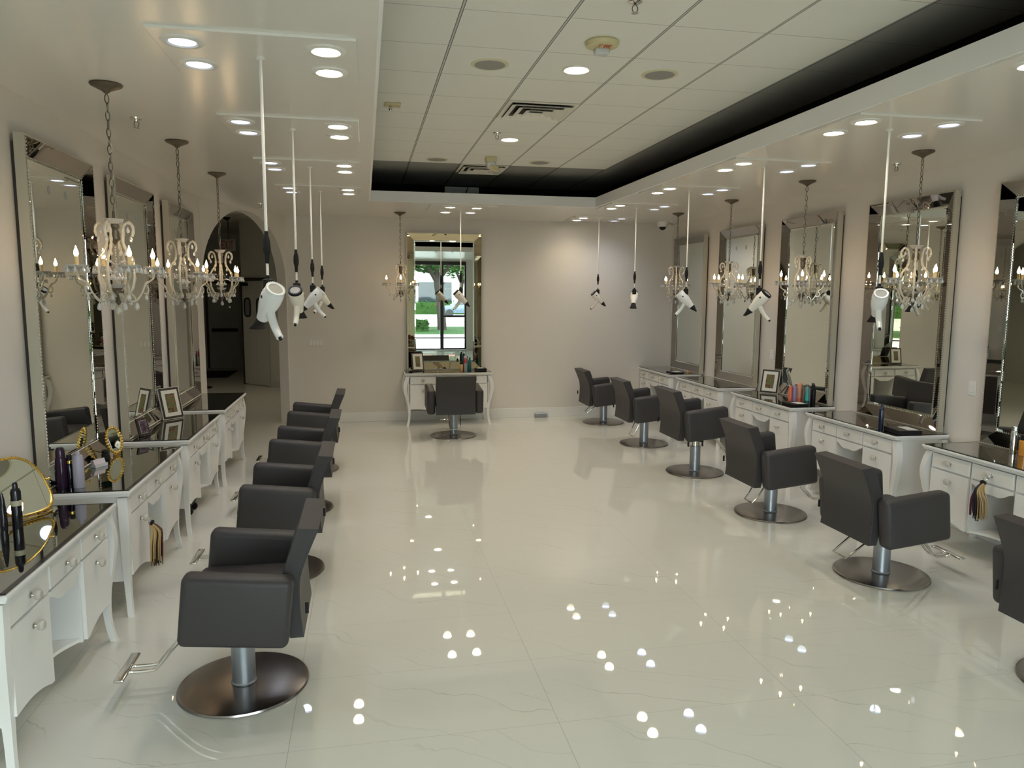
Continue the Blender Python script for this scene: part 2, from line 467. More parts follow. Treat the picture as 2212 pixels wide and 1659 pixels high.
# baseboards
bm = new(); box(bm, BX + 0.02, XR - 0.016, YR - 0.016, YR, 0, 0.155, 0.004, 1); struct('baseboard_rear', bm, MT['trim'])
bm = new(); box(bm, XR - 0.016, XR, YF, YR, 0, 0.155, 0.004, 1); struct('baseboard_right', bm, MT['trim'])
bm = new(); box(bm, XL, XL + 0.016, YF, AY, 0, 0.155, 0.004, 1); struct('baseboard_left', bm, MT['trim'])

# ------------------------------------------------------------------ back hall seen through the arch
H0 = (-4.9, 20.6); H1 = (-3.2, 20.6); H2 = (-2.587, 16.9); H3 = (-0.55, 14.95)
def wall_seg(bm, a, b, z0, z1, th=0.1):
    d = Vector((b[0] - a[0], b[1] - a[1], 0)); L = d.length; an = math.atan2(d.y, d.x)
    box(bm, 0, L, 0, th, z0, z1, mat=tr(a[0], a[1], 0) @ rot('Z', an))
def seg_mat(a, b): return tr(a[0], a[1], 0) @ rot('Z', math.atan2(b[1] - a[1], b[0] - a[0]))
bm = new(); HZ = 3.5
for a_, b_ in ((H0, H1), (H1, H2), (H2, H3), ((-4.9, 9.4), H0), (H3, (-0.55, YR + .15)), ((XL - .15, 9.5), (-4.9, 9.4))): wall_seg(bm, a_, b_, 0, HZ)
struct('wall_hall', bm, MT['hall'])
bm = new(); prism(bm, [(-5.0, 9.3), (XL - .16, 9.3), (XL - .16, 9.81), (AX - .16, AY + .02), (BX - .18, BY + .1), (-0.5, YR + .16), (-0.5, 20.8), (-5.0, 20.8)], HZ, HZ + .04, 'z')
struct('ceiling_hall', bm, MT['hall'])
def mb(fn, mat4):
    b = new(); fn(b); xf(b, b.verts, mat4); return b
# exit door with panic bar
m0 = tr(-4.9, 20.6, 0)
d2 = struct('door_2', mb(lambda b: box(b, .90, 1.66, -.03, -.005, 0.03, 2.2), m0), MT['halldoor'])
obj('door_frame', mb(lambda b: (box(b, .84, .89, -.045, -.003, 0, 2.27), box(b, .89, 1.66, -.045, -.003, 2.21, 2.27)), m0), MT['frame_dark'], d2)
obj('panic_bar', mb(lambda b: box(b, .98, 1.62, -.10, -.03, 0.96, 1.04, .01, 1), m0), MT['dark'], d2)
obj('handle_plate', mb(lambda b: lathe(b, [(0, 0), (.04, 0), (.04, .012), (0, .02)], 16, tr(1.42, -.03, 1.60) @ rot('X', PI / 2)), m0), MT['chrome'], d2)
# pair of swing doors with oval windows
m2 = seg_mat(H2, H3)
L2 = (Vector(H3) - Vector(H2)).length
for k, (x0, x1) in enumerate(((.05, .455), (.46, .85))):
    dd = struct('door_%d' % (3 + k), mb(lambda b: box(b, x0, x1, -.03, -.005, 0.02, 2.22), m2), MT['halldoor'])
    xc = (x0 + x1) / 2 - .04
    sup = lambda a, h, t: (xc + a * math.copysign(abs(math.cos(t)) ** .5, math.cos(t)), 1.665 + h * math.copysign(abs(math.sin(t)) ** .5, math.sin(t)))
    ts = [2 * PI * i / 24 for i in range(24)]
    obj('window_rim', mb(lambda b: tube(b, [(sup(.095, .19, t)[0], -.034, sup(.095, .19, t)[1]) for t in ts], .018, 6, closed=True), m2), MT['rubber'], dd)
    obj('vision_pane', mb(lambda b: prism(b, [sup(.09, .18, t) for t in ts], -.037, -.031, 'y'), m2), MT['column'], dd)
    if k == 0: obj('door_closer', mb(lambda b: box(b, x0 + .02, x0 + .20, -.09, -.03, 2.12, 2.19), m2), MT['dark'], dd)
struct('trim_hall', mb(lambda b: (box(b, .0, .05, -.04, -.003, 0, 2.29), box(b, .05, .90, -.04, -.003, 2.23, 2.29)), m2), MT['frame_dark'])
struct('baseboard_hall', mb(lambda b: box(b, .92, L2 - .02, -.015, 0, 0, .13), m2), MT['halldoor'])
ex = thing('exit_sign', 'dim exit sign with red letters in the dark hall beyond the arch', 'sign', (-2.88, 16.5, 2.96))
bm = new(); box(bm, -.03, .27, -.02, .02, -.115, .115, .005, 1); obj('sign_panel', bm, MT['greymesh'], ex)
bm = new(); text_mesh(bm, 'EXIT', 0.15, tr(.0, -.021, -.075) @ Matrix.Diagonal((.47, 1, 1, 1))); obj('sign_letters', bm, MT['exitred'], ex)
bm = new(); tube(bm, [(.13, 0, .115), (.13, 0, .538)], .014); obj('drop_tube', bm, MT['bronze'], ex)
bm = new(); box(bm, -4.5, -3.18, 18.2, 19.7, 0, .012); tag(obj('door_mat', bm, MT['rubber']), 'black mat on the hall floor in front of the grey exit door', 'mat')
bm = new(); lathe(bm, [(0, 0), (.24, 0), (.25, .012), (.23, .018), (0, .02)], 28, tr(-3.40, 16.3, 0)); tag(obj('floor_pad', bm, MT['rubber'], smooth=True), 'small round black pad on the hall floor nearer than the mat', 'mat')
hc = thing('dome_camera', 'small dark ceiling dome camera in the hall under the top of the arch', 'camera', (-2.72, 16.2, HZ))
bm = new(); lathe(bm, [(0, 0), (.07, 0), (.07, -.02), (.055, -.04), (.03, -.06), (0, -.068)], 16); obj('dome', bm, MT['dark'], hc, True)

# ------------------------------------------------------------------ lights in the soffit
def led(name, kind, loc, label, group, parent_none=None, r=0.062):
    t = thing(name, label, 'ceiling light', loc, 0, group)
    bm = new(); lathe(bm, [(r - .004, -.004), (r + .006, -.010), (r + .030, -.006), (r + .033, 0), (r - .004, 0)], 32, close=False); obj('trim_ring', bm, MT['whiteplastic'], t, True)
    bm = new(); lathe(bm, [(0, -.0045), (r, -.0045), (r, -.0015), (0, -.0015)], 32); obj('lens', bm, MT['warmled' if kind == 'w' else 'coolled'], t, True)
    return t
def spot(loc, kind, w):
    l = bpy.data.lights.new('downlight_lamp', 'SPOT'); l.energy = w; l.spot_size = math.radians(140); l.spot_blend = 0.9; l.shadow_soft_size = 0.06
    l.color = (1, .85, .60) if kind == 'w' else (.74, .82, 1.0)
    o = bpy.data.objects.new('downlight_lamp', l); C.objects.link(o); o.location = (loc[0], loc[1], loc[2] - .02)
    return o
PT = 0.013
_pn = [0]
def panel(x0, x1, y0, y1):
    _pn[0] += 1
    bm = new(); box(bm, x0, x1, y0, y1, ZS - PT, ZS + .002, .004, 2)
    return struct('trim_%d' % _pn[0], bm, MT['soffit'])
ORD = ['nearest', 'second', 'third', 'farthest']
ORDR = ['nearest', 'second', 'third', 'fourth', 'farthest']
LY = [3.907, 5.52, 7.12, 8.72]
RY = [4.62, 6.21, 7.80, 9.38, 11.01]
lamp_protos = {}
def place_led(kind, loc, label, group, gain=1.0):
    if kind not in lamp_protos: lamp_protos[kind] = led('recessed_downlight', kind, loc, label, group)
    else: dup(lamp_protos[kind], loc, 0, label, group)
    spot(loc, kind, gain * (SPOT_W if kind == 'w' else SPOT_W * .8))
ZP = ZS - PT
for i, y in enumerate(LY):
    panel(-0.91, -0.015, y - .335, y + .335)
    for k, dy in enumerate((-.172, .172)):
        w = ('nearer', 'farther')[k]
        place_led('c', (-.786, y + dy, ZP), 'bluish downlight on left soffit, %s of the %s pair' % (w, ORD[i]), 'cool downlights of the left soffit')
        place_led('w', (-.156, y + dy, ZP), 'warm ringed downlight on left soffit beside the opening, %s of the %s pair' % (w, ORD[i]), 'warm downlights of the left soffit')
for i, y in enumerate(RY):
    panel(3.06, 3.95, y - .335, y + .335)
    for k, dy in enumerate((-.17, .17)):
        w = ('nearer', 'farther')[k]
        place_led('w', (3.22, y + dy, ZP), 'warm downlight on right soffit beside the opening, %s of the %s pair' % (w, ORDR[i]), 'warm downlights of the right soffit')
        place_led('c', (3.806, y + dy - .04, ZP), 'bluish downlight on right soffit, %s of the %s pair' % (w, ORDR[i]), 'cool downlights of the right soffit')
panel(3.06, 3.95, 2.70, 3.37)
place_led('w', (3.22, 3.21, ZP), 'downlight at the top right edge of the photo', 'warm downlights of the right soffit')
panel(.86, 1.75, 9.80, 10.68)
for x, y, a, b_ in ((1.133, 9.945, 'left', 'front'), (1.486, 9.955, 'right', 'front'), (1.132, 10.56, 'left', 'back'), (1.481, 10.54, 'right', 'back')):
    place_led('w', (x, y, ZP), 'warm downlight above the rear station, %s one of the %s pair' % (a, b_), 'downlights of the rear soffit')
place_led('w', (-2.55, 14.0, 3.5), 'added fill light in the hall ceiling, unseen above the arch', 'added hall fill light', 4.0)  # added fixture and lamp, out of sight, to brighten the dark hall
# ------------------------------------------------------------------ things on the tile ceiling
def big_light(loc, label):
    t = thing('recessed_downlight', label, 'ceiling light', loc, 0, 'downlights in the tile ceiling')
    r = .082
    bm = new(); lathe(bm, [(r - .004, -.004), (r + .006, -.010), (r + .016, -.006), (r + .018, 0), (r - .004, 0)], 32, close=False); obj('trim_ring', bm, MT['vent'], t, True)
    bm = new(); lathe(bm, [(0, -.0045), (r, -.0045), (r, -.0015), (0, -.0015)], 32); obj('lens', bm, MT['warmled'], t, True)
    spot(loc, 'w', SPOT_W * 1.3)
big_light((1.473, 5.189, ZT), 'larger round downlight in the tile ceiling between the two nearer speakers')
big_light((1.471, 7.606, ZT), 'round downlight in the tile ceiling beyond the square air vent')
def speaker(loc, label):
    t = thing('ceiling_speaker', label, 'speaker', loc, 0, 'round speakers in the tile ceiling')
    bm = new(); lathe(bm, [(.105, -.006), (.118, -.008), (.128, -.004), (.130, 0), (.105, 0)], 40, close=False); obj('rim', bm, MT['creamlight'], t, True)
    bm = new(); lathe(bm, [(0, -.010), (.06, -.009), (.106, -.006), (.106, -.001), (0, -.001)], 40); obj('grille', bm, MT['greymesh'], t, True)
    return t
sp = speaker((.866, 5.204, ZT), 'round grey ceiling speaker, left of the nearer pair')
dup(sp, (2.083, 5.179, ZT), 0, 'round grey ceiling speaker, right of the nearer pair')
dup(sp, (.86, 8.902, ZT), 0, 'round grey ceiling speaker, left of the farther pair')
dup(sp, (2.076, 8.838, ZT), 0, 'round grey ceiling speaker, right of the farther pair')
def vent(loc, label):
    t = thing('air_vent', label, 'vent', loc, 0, 'square diffusers in the tile ceiling')
    bm = new(); box(bm, -.25, .25, -.25, .25, -.004, -.0005); obj('duct', bm, MT['dark'], t)
    def ringm(a, z0, b_, z1):
        b = new()
        o = [(-a, -a), (a, -a), (a, a), (-a, a)]; i = [(-b_, -b_), (b_, -b_), (b_, b_), (-b_, b_)]
        vo = [b.verts.new((x, y, z0)) for x, y in o]; vi = [b.verts.new((x, y, z1)) for x, y in i]
        vo2 = [b.verts.new((x, y, z0 + .003)) for x, y in o]; vi2 = [b.verts.new((x, y, z1 + .003)) for x, y in i]
        for k in range(4):
            j = (k + 1) % 4
            b.faces.new((vo[k], vo[j], vi[j], vi[k])); b.faces.new((vo2[j], vo2[k], vi2[k], vi2[j]))
            b.faces.new((vo[j], vo[k], vo2[k], vo2[j])); b.faces.new((vi[k], vi[j], vi2[j], vi2[k]))
        return b
    obj('frame', ringm(.297, -.006, .262, -.008), MT['vent'], t)
    for a, b_, z0, z1 in ((.262, .208, -.030, -.004), (.190, .134, -.032, -.004), (.116, .06, -.034, -.006)): obj('louvre', ringm(a, z0, b_, z1), MT['vent'], t)
    bm = new(); box(bm, -.045, .045, -.045, .045, -.036, -.032); obj('centre_plate', bm, MT['vent'], t)
    return t
vt = vent((.5545 + 1.5 * .61, 4.258 + 3.5 * .61, ZT), 'square stepped air vent in the tile ceiling, nearer one')
dup(vt, (.5545 + 1.5 * .61, 4.258 + 8.5 * .61, ZT), 0, 'square stepped air vent in the tile ceiling, farther darker one')
R67 = math.radians(70)
fa = thing('fire_alarm', 'round yellowed fire alarm with red FIRE lettering on the tile ceiling', 'alarm', (1.468, 4.60, ZT))
bm = new(); lathe(bm, [(0, 0), (.095, 0), (.105, -.012), (.098, -.030), (.07, -.042), (0, -.046)], 36); obj('housing', bm, MT['cream'], fa, True)
bm = new(); box(bm, -.045, .045, -.022, .045, -.078, -.040, .012, 3); obj('strobe_lens', bm, MT['clearlens'], fa, True)
bm = new(); text_mesh(bm, 'FIRE', .024, tr(-.036, -.046, -.0505) @ rot('X', R67)); xf(bm, bm.verts, Matrix.Identity(4)); obj('lettering', bm, MT['red'], fa)
st = thing('emergency_strobe', 'yellowed square strobe hanging below the farther air vent', 'alarm', (1.45, 8.62, ZT - .005))
bm = new(); box(bm, -.06, .06, -.06, .06, -.05, .005, .006, 2); obj('base', bm, MT['cream'], st)
bm = new(); lathe(bm, [(0, -.05), (.05, -.05), (.062, -.08), (.05, -.12), (0, -.135)], 20); obj('lens', bm, MT['clearlens'], st, True)
bm = new(); box(bm, -.06, .06, -.07, -.02, -.15, -.10, .006, 2, rot('Z', .8)); obj('reflector', bm, MT['cream'], st)
def sprinkler(loc, label, pend=.06, plate=False):
    t = thing('fire_sprinkler', label, 'sprinkler', loc, 0, 'ceiling sprinkler heads')
    bm = new(); lathe(bm, [(0, 0), (.038, 0), (.036, -.008), (.012, -.012), (.010, -.022), (0, -.022)], 20); obj('escutcheon', bm, MT['chrome'], t, True)
    bm = new()
    for s in (-1, 1): tube(bm, smooth_pts([(s * .006, 0, -.02), (s * .015, 0, -.035), (s * .012, 0, -.052), (0, 0, -.058)], 4), .0025, 6)
    obj('yoke', bm, MT['bronze'], t, True)
    bm = new(); lathe(bm, [(0, -.058), (.019, -.060), (.019, -.063), (0, -.063)], 16); obj('deflector', bm, MT['chrome'], t, True)
    return t
sk = sprinkler((-1.46, 5.466, ZS), 'chrome sprinkler head on the left soffit between the two nearest chandeliers')
dup(sk, (-1.30, 10.25, ZS), 0, 'sprinkler head on the soffit in front of the arch')
dup(sk, (4.555, 5.847, ZS), 0, 'sprinkler head on the right soffit beside the nearest right chandelier')
dup(sk, (4.756, 11.134, ZS), 0, 'sprinkler head in the rear right corner beside the dome camera')
dup(sk, (1.44, 3.953, ZT), 0, 'sprinkler head on the tile ceiling at the top edge of the photo')
dup(sk, (1.294, 7.333, ZT), 0, 'sprinkler head on the tile ceiling beside the farther downlight')
pb = thing('sprinkler_plate', 'yellowed ceiling plate with small sensor near the left edge of tile ceiling', 'sensor', (.249, 6.423, ZT))
bm = new(); box(bm, -.055, .075, -.05, .05, -.018, 0, .004, 1); obj('plate', bm, MT['cream'], pb)
bm = new(); lathe(bm, [(0, -.018), (.010, -.018), (.016, -.04), (.012, -.055), (0, -.06)], 14, tr(-.01, 0, 0)); obj('sensor', bm, MT['chrome'], pb, True)
cm = thing('dome_camera', 'white dome security camera on the soffit in the rear right corner', 'camera', (4.66, 11.28, ZS))
bm = new(); lathe(bm, [(0, 0), (.085, 0), (.088, -.04), (.075, -.075), (.05, -.08), (0, -.08)], 28); obj('housing', bm, MT['whiteplastic'], cm, True)
bm = new(); lathe(bm, [(.052, -.075), (.052, -.09), (.040, -.112), (.02, -.125), (0, -.128)], 24); obj('dome', bm, MT['dark'], cm, True)
wp = thing('wall_plate', 'white notice plate on dark wall above the rear soffit', 'sign', (1.42, 10.995, 3.44))
bm = new(); box(bm, -.25, .25, -.012, 0, -.06, .09, .003, 1); obj('plate', bm, MT['whiteplastic'], wp)
bm = new(); tube(bm, [(.03, -.016, -.06), (.09, -.016, .09)], .006, 6); obj('cable', bm, MT['dark'], wp)

# ------------------------------------------------------------------ styling station table
def leg_curve(sx, front):
    """bombe cabriole leg: outer offset (dx, dy) by height"""
    sy = -1 if front else 1
    prof = [(.755, 0, .0, .055), (.66, .030, .012, .056), (.57, .042, .016, .054), (.45, .022, .008, .048), (.32, -.010, -.004, .042), (.20, -.020, -.006, .036), (.09, -.010, .0, .032), (0, .012, .012, .034)]
    return [(z, sx * (dx), sy * dy, w) for z, dx, dy, w in prof]
def add_leg(bm, sx, front):
    x0 = sx * .618; y0 = .026 if front else .474
    P = leg_curve(sx, front)
    pts = smooth_pts([(a[1], a[2], a[0]) for a in P], 4); ws = smooth_pts([(a[3], 0, 0) for a in P], 4)
    rings = []
    for p, w in zip(pts, ws):
        h = w.x / 2
        c = (x0 + p.x, y0 + p.y)
        rings.append([bm.verts.new((c[0] + a * h, c[1] + b * h, p.z)) for a, b in ((-1, -1), (1, -1), (1, 1), (-1, 1))])
    for a, b in zip(rings[:-1], rings[1:]):
        for k in range(4): bm.faces.new((a[k], a[(k + 1) % 4], b[(k + 1) % 4], b[k]))
    bm.faces.new(rings[0]); bm.faces.new(rings[-1])
knob_me = None
def knob(parent, x, z, y=0.0):
    bm = new(); lathe(bm, [(0, 0), (.013, 0), (.014, .004), (.008, .008), (.006, .018), (.009, .020), (0, .020)], 14, rot('X', PI / 2))
    k = obj('knob', bm, MT['chrome'], parent, True, loc=(x, y, z))
    bm = new(); lathe(bm, [(0, .018), (.013, .018), (.022, .026), (.024, .036), (.017, .046), (0, .048)], 12, rot('X', PI / 2))
    obj('crystal_knob', bm, MT['crystal'], parent, True, 'faceted clear crystal knob', loc=(x, y, z))
def station(label, loc, rz, group):
    t = thing('styling_station', label, 'dressing table', loc, rz, group)
    bm = new(); box(bm, -.66, .66, -.022, .50, .765, .782, .006, 2); box(bm, -.668, .668, -.03, .50, .782, .800, .004, 2); obj('table_top', bm, MT['lacquer'], t)
    bm = new(); box(bm, -.650, .650, -.016, .495, .8002, .8052, .001, 1); g = obj('glass_top', bm, MT['blackglass'], t, label='dark mirror glass top')
    bm = new(); box(bm, -.652, .652, -.0185, -.0165, .8002, .8056); box(bm, -.6525, -.6505, -.0185, .495, .8002, .8056); box(bm, .6505, .6525, -.0185, .495, .8002, .8056); box(bm, -.650, .650, -.0165, .003, .8050, .8058); box(bm, -.650, -.640, .003, .495, .8050, .8058); box(bm, .640, .650, .003, .495, .8050, .8058); obj('glass_edge', bm, MT['glassedge'], g)
    for sx in (-1, 1):
        for fr in (True, False):
            bm = new(); add_leg(bm, sx, fr); obj('leg', bm, MT['lacquer'], t, True, angle=50)
        bm = new(); box(bm, min(sx * .597, sx * .612), max(sx * .597, sx * .612), .03, .47, .22, .765); obj('side_panel', bm, MT['lacquer'], t)
        bm = new(); box(bm, min(sx * .190, sx * .206), max(sx * .190, sx * .206), .02, .47, .20, .625); obj('divider', bm, MT['lacquer'], t)
    bm = new(); box(bm, -.597, .597, .462, .478, .20, .765); obj('back_panel', bm, MT['lacquer'], t)
    # rails around the drawers
    bm = new(); box(bm, -.597, .597, .012, .05, .753, .765); box(bm, -.597, .597, .024, .05, .622, .634); box(bm, -.200, -.190, .024, .05, .63, .753); box(bm, .190, .200, .024, .05, .63, .753); obj('rail', bm, MT['lacquer'], t)
    for cx_, w in ((-.394, .378), (0, .374), (.394, .378)):
        bm = new(); box(bm, cx_ - w / 2, cx_ + w / 2, .003, .022, .635, .748, .003, 1); d = obj('drawer', bm, MT['lacquer'], t)
        knob(d, cx_, .695, .003)
    for sx in (-1, 1):
        xi, xo = sx * .210, sx * .586
        n = 12; poly = [(xi, .622), (xo, .622), (xo, .25)]
        for i in range(1, n):                                   # scalloped lower edge
            u = i / n; x = xo + (xi - xo) * u
            z = .25 + .012 * math.sin(PI * u) - .055 * u ** 2.2
            poly.append((x, z))
        poly.append((xi, .205))
        bm = new(); prism(bm, poly, .003, .022, 'y'); d = obj('door', bm, MT['lacquer'], t)
        knob(d, sx * .385, .552, .003)
    n = 20; poly = [(-.188, .622)]
    for i in range(n + 1):
        u = i / n; x = -.188 + .376 * u
        z = .598 - .046 * math.sin(PI * u) ** 1.5 + .008 * math.cos(4 * PI * u) - .008
        poly.append((x, z))
    poly.append((.188, .622))
    bm = new(); prism(bm, poly, .006, .022, 'y'); obj('apron', bm, MT['lacquer'], t)
    n = 14; poly = [(-.189, .46), (-.189, .03)] + [(-.189 + .378 * i / n, .03 + .07 * math.sin(PI * i / n)) for i in range(1, n)] + [(.189, .03), (.189, .46)]
    bm = new(); prism(bm, poly, .205, .223, 'z'); obj('shelf', bm, MT['lacquer'], t)
    return t
LV = [3.80, 5.385, 6.965, 8.55]
RV = [4.51, 6.15, 7.755, 9.42, 11.01]
SG = 'white dressing tables along the walls'
L_lab = ['white dressing table nearest on the left, under the gold arched tabletop mirror',
         'white dressing table on the left with the hair swatches hanging from its knob',
         'white dressing table on the left carrying the two framed pictures',
         'white bare-topped dressing table farthest on the left, before the arch']
R_lab = ['white dressing table at the right edge with dark hair swatches on its middle knob',
         'white dressing table on the right carrying the tall navy bottle and black box',
         'white dressing table on the right carrying the row of coloured bottles',
         'white bare-topped dressing table on the right, second from the rear wall',
         'white dressing table on the right nearest the rear wall']
s0 = station(L_lab[0], (-1.435, LV[0], 0), PI / 2, SG)
for i in (1, 2, 3): dup(s0, (-1.435, LV[i], 0), PI / 2, L_lab[i])
for i in range(5): dup(s0, (4.47, RV[i], 0), -PI / 2, R_lab[i])
dup(s0, (1.235, 11.105, 0), 0, 'white dressing table against the rear wall behind the lone chair')

# ------------------------------------------------------------------ big framed mirrors
bead = None
def wall_mirror(label, loc, rz, group, w=1.10, h=2.085, strip='mirrorstrip', fw=.115):
    """local: x width, front faces -y, back at y=0, z from 0"""
    t = thing('framed_mirror', label, 'mirror', loc, rz, group)
    D = .082
    bm = new()
    for a in ((-w / 2, -w / 2 + .012, 0, h), (w / 2 - .012, w / 2, 0, h)): box(bm, a[0], a[1], -D + .004, -.022, a[2], a[3])
    box(bm, -w / 2 + .012, w / 2 - .012, -D + .004, -.022, h - .012, h); box(bm, -w / 2 + .012, w / 2 - .012, -D + .004, -.022, 0, .012)
    obj('frame_side', bm, MT['silverleaf'], t, label='champagne silver frame edge')
    bm = new(); box(bm, -w / 2 + .012, w / 2 - .012, -.024, -.001, .05, h - .05); obj('backing', bm, MT['frame_dark'], t)
    # four sloping mirrored strips, mitred
    o = [(-w / 2 + .012, .012), (w / 2 - .012, .012), (w / 2 - .012, h - .012), (-w / 2 + .012, h - .012)]
    i = [(-w / 2 + fw, fw), (w / 2 - fw, fw), (w / 2 - fw, h - fw), (-w / 2 + fw, h - fw)]
    zo, zi = -D, -.040
    for k in range(4):
        j = (k + 1) % 4
        b = new()
        A = [(*o[k], zo), (*o[j], zo), (*i[j], zi), (*i[k], zi)]
        f1 = [b.verts.new((p[0], p[2], p[1])) for p in A]; f2 = [b.verts.new((p[0], p[2] + .006, p[1])) for p in A]
        b.faces.new(f1); b.faces.new(list(reversed(f2)))
        for q in range(4): b.faces.new((f1[q], f1[(q + 1) % 4], f2[(q + 1) % 4], f2[q]))
        obj('mirrored_strip', b, MT[strip], t)
    # main glass with a shallow bevelled border
    bm = new()
    gi = [(-w / 2 + fw, fw), (w / 2 - fw, fw), (w / 2 - fw, h - fw), (-w / 2 + fw, h - fw)]; q = .022
    gj = [(-w / 2 + fw + q, fw + q), (w / 2 - fw - q, fw + q), (w / 2 - fw - q, h - fw - q), (-w / 2 + fw + q, h - fw - q)]
    vo = [bm.verts.new((p[0], -.0320, p[1])) for p in gi]; vi = [bm.verts.new((p[0], -.0345, p[1])) for p in gj]
    vb = [bm.verts.new((p[0], -.026, p[1])) for p in gi]
    for k in range(4):
        j = (k + 1) % 4
        bm.faces.new((vo[k], vo[j], vi[j], vi[k])); bm.faces.new((vb[j], vb[k], vo[k], vo[j]))
    bm.faces.new(vi); bm.faces.new(list(reversed(vb)))
    g = obj('mirror_glass', bm, MT['mirror'], t)
    # beaded trims: outer and inner
    for nm, off, yy, st in (('outer_beading', .010, -D - .001, .020), ('inner_beading', fw + .002, -.040, .020)):
        b = new()
        xs, xe, zs_, ze = -w / 2 + off, w / 2 - off, off, h - off
        pts = []
        nx = int((xe - xs) / st); nz = int((ze - zs_) / st)
        for a in range(nx): pts += [(xs + (xe - xs) * a / nx, zs_), (xe - (xe - xs) * a / nx, ze)]
        for a in range(nz): pts += [(xs, ze - (ze - zs_) * a / nz), (xe, zs_ + (ze - zs_) * a / nz)]
        r = .0062
        for (x, z) in pts:
            v = [b.verts.new((x + dx * r, yy + dy * r, z + dz * r)) for dx, dy, dz in ((1, 0, 0), (0, 0, 1), (-1, 0, 0), (0, 0, -1), (0, -1, 0))]
            for k in range(4): b.faces.new((v[k], v[(k + 1) % 4], v[4]))
        obj(nm, b, MT['silverleaf'], t)
    for x in (-.13, .13):
        b = new(); tube(b, [(x + .018 * math.cos(a), -.0350, h - .27 + .026 * math.sin(a)) for a in [2 * PI * k / 16 for k in range(16)]], .0022, 4, closed=True)
        box(b, x - .003, x + .003, -.0358, -.0346, h - .292, h - .248); box(b, x, x + .012, -.0358, -.0346, h - .273, h - .267)
        obj('etched_mark', b, MT['etch'], t)
    return t
MG = 'tall bevelled mirrors standing on the dressing tables'
mz = .806
m1 = wall_mirror('tall silver-edged mirror nearest on the left wall', (XL, 5.355, mz), PI / 2, MG)
dup(m1, (XL, 6.92, mz), PI / 2, 'tall silver-edged mirror on left wall behind the framed pictures, second nearest')
dup(m1, (XL, 8.53, mz), PI / 2, 'tall silver-edged mirror on left wall next to the arch')
for y, lb in ((4.565, 'tall silver-edged mirror cut off by the right edge of the photo'),
              (6.12, 'tall silver-edged mirror on right wall behind the navy bottle, reflecting a dressing table'),
              (7.70, 'tall silver-edged mirror on right wall behind the coloured bottles'),
              (9.29, 'tall silver-edged mirror on right wall, second from the rear'),
              (10.86, 'tall silver-edged mirror on right wall closest to the rear corner')):
    dup(m1, (XR, y, mz), -PI / 2, lb)
wall_mirror('tall gold-tinted framed mirror on the rear wall reflecting the street', (1.222, YR, mz), 0, MG, w=1.165, h=2.105, strip='goldstrip')

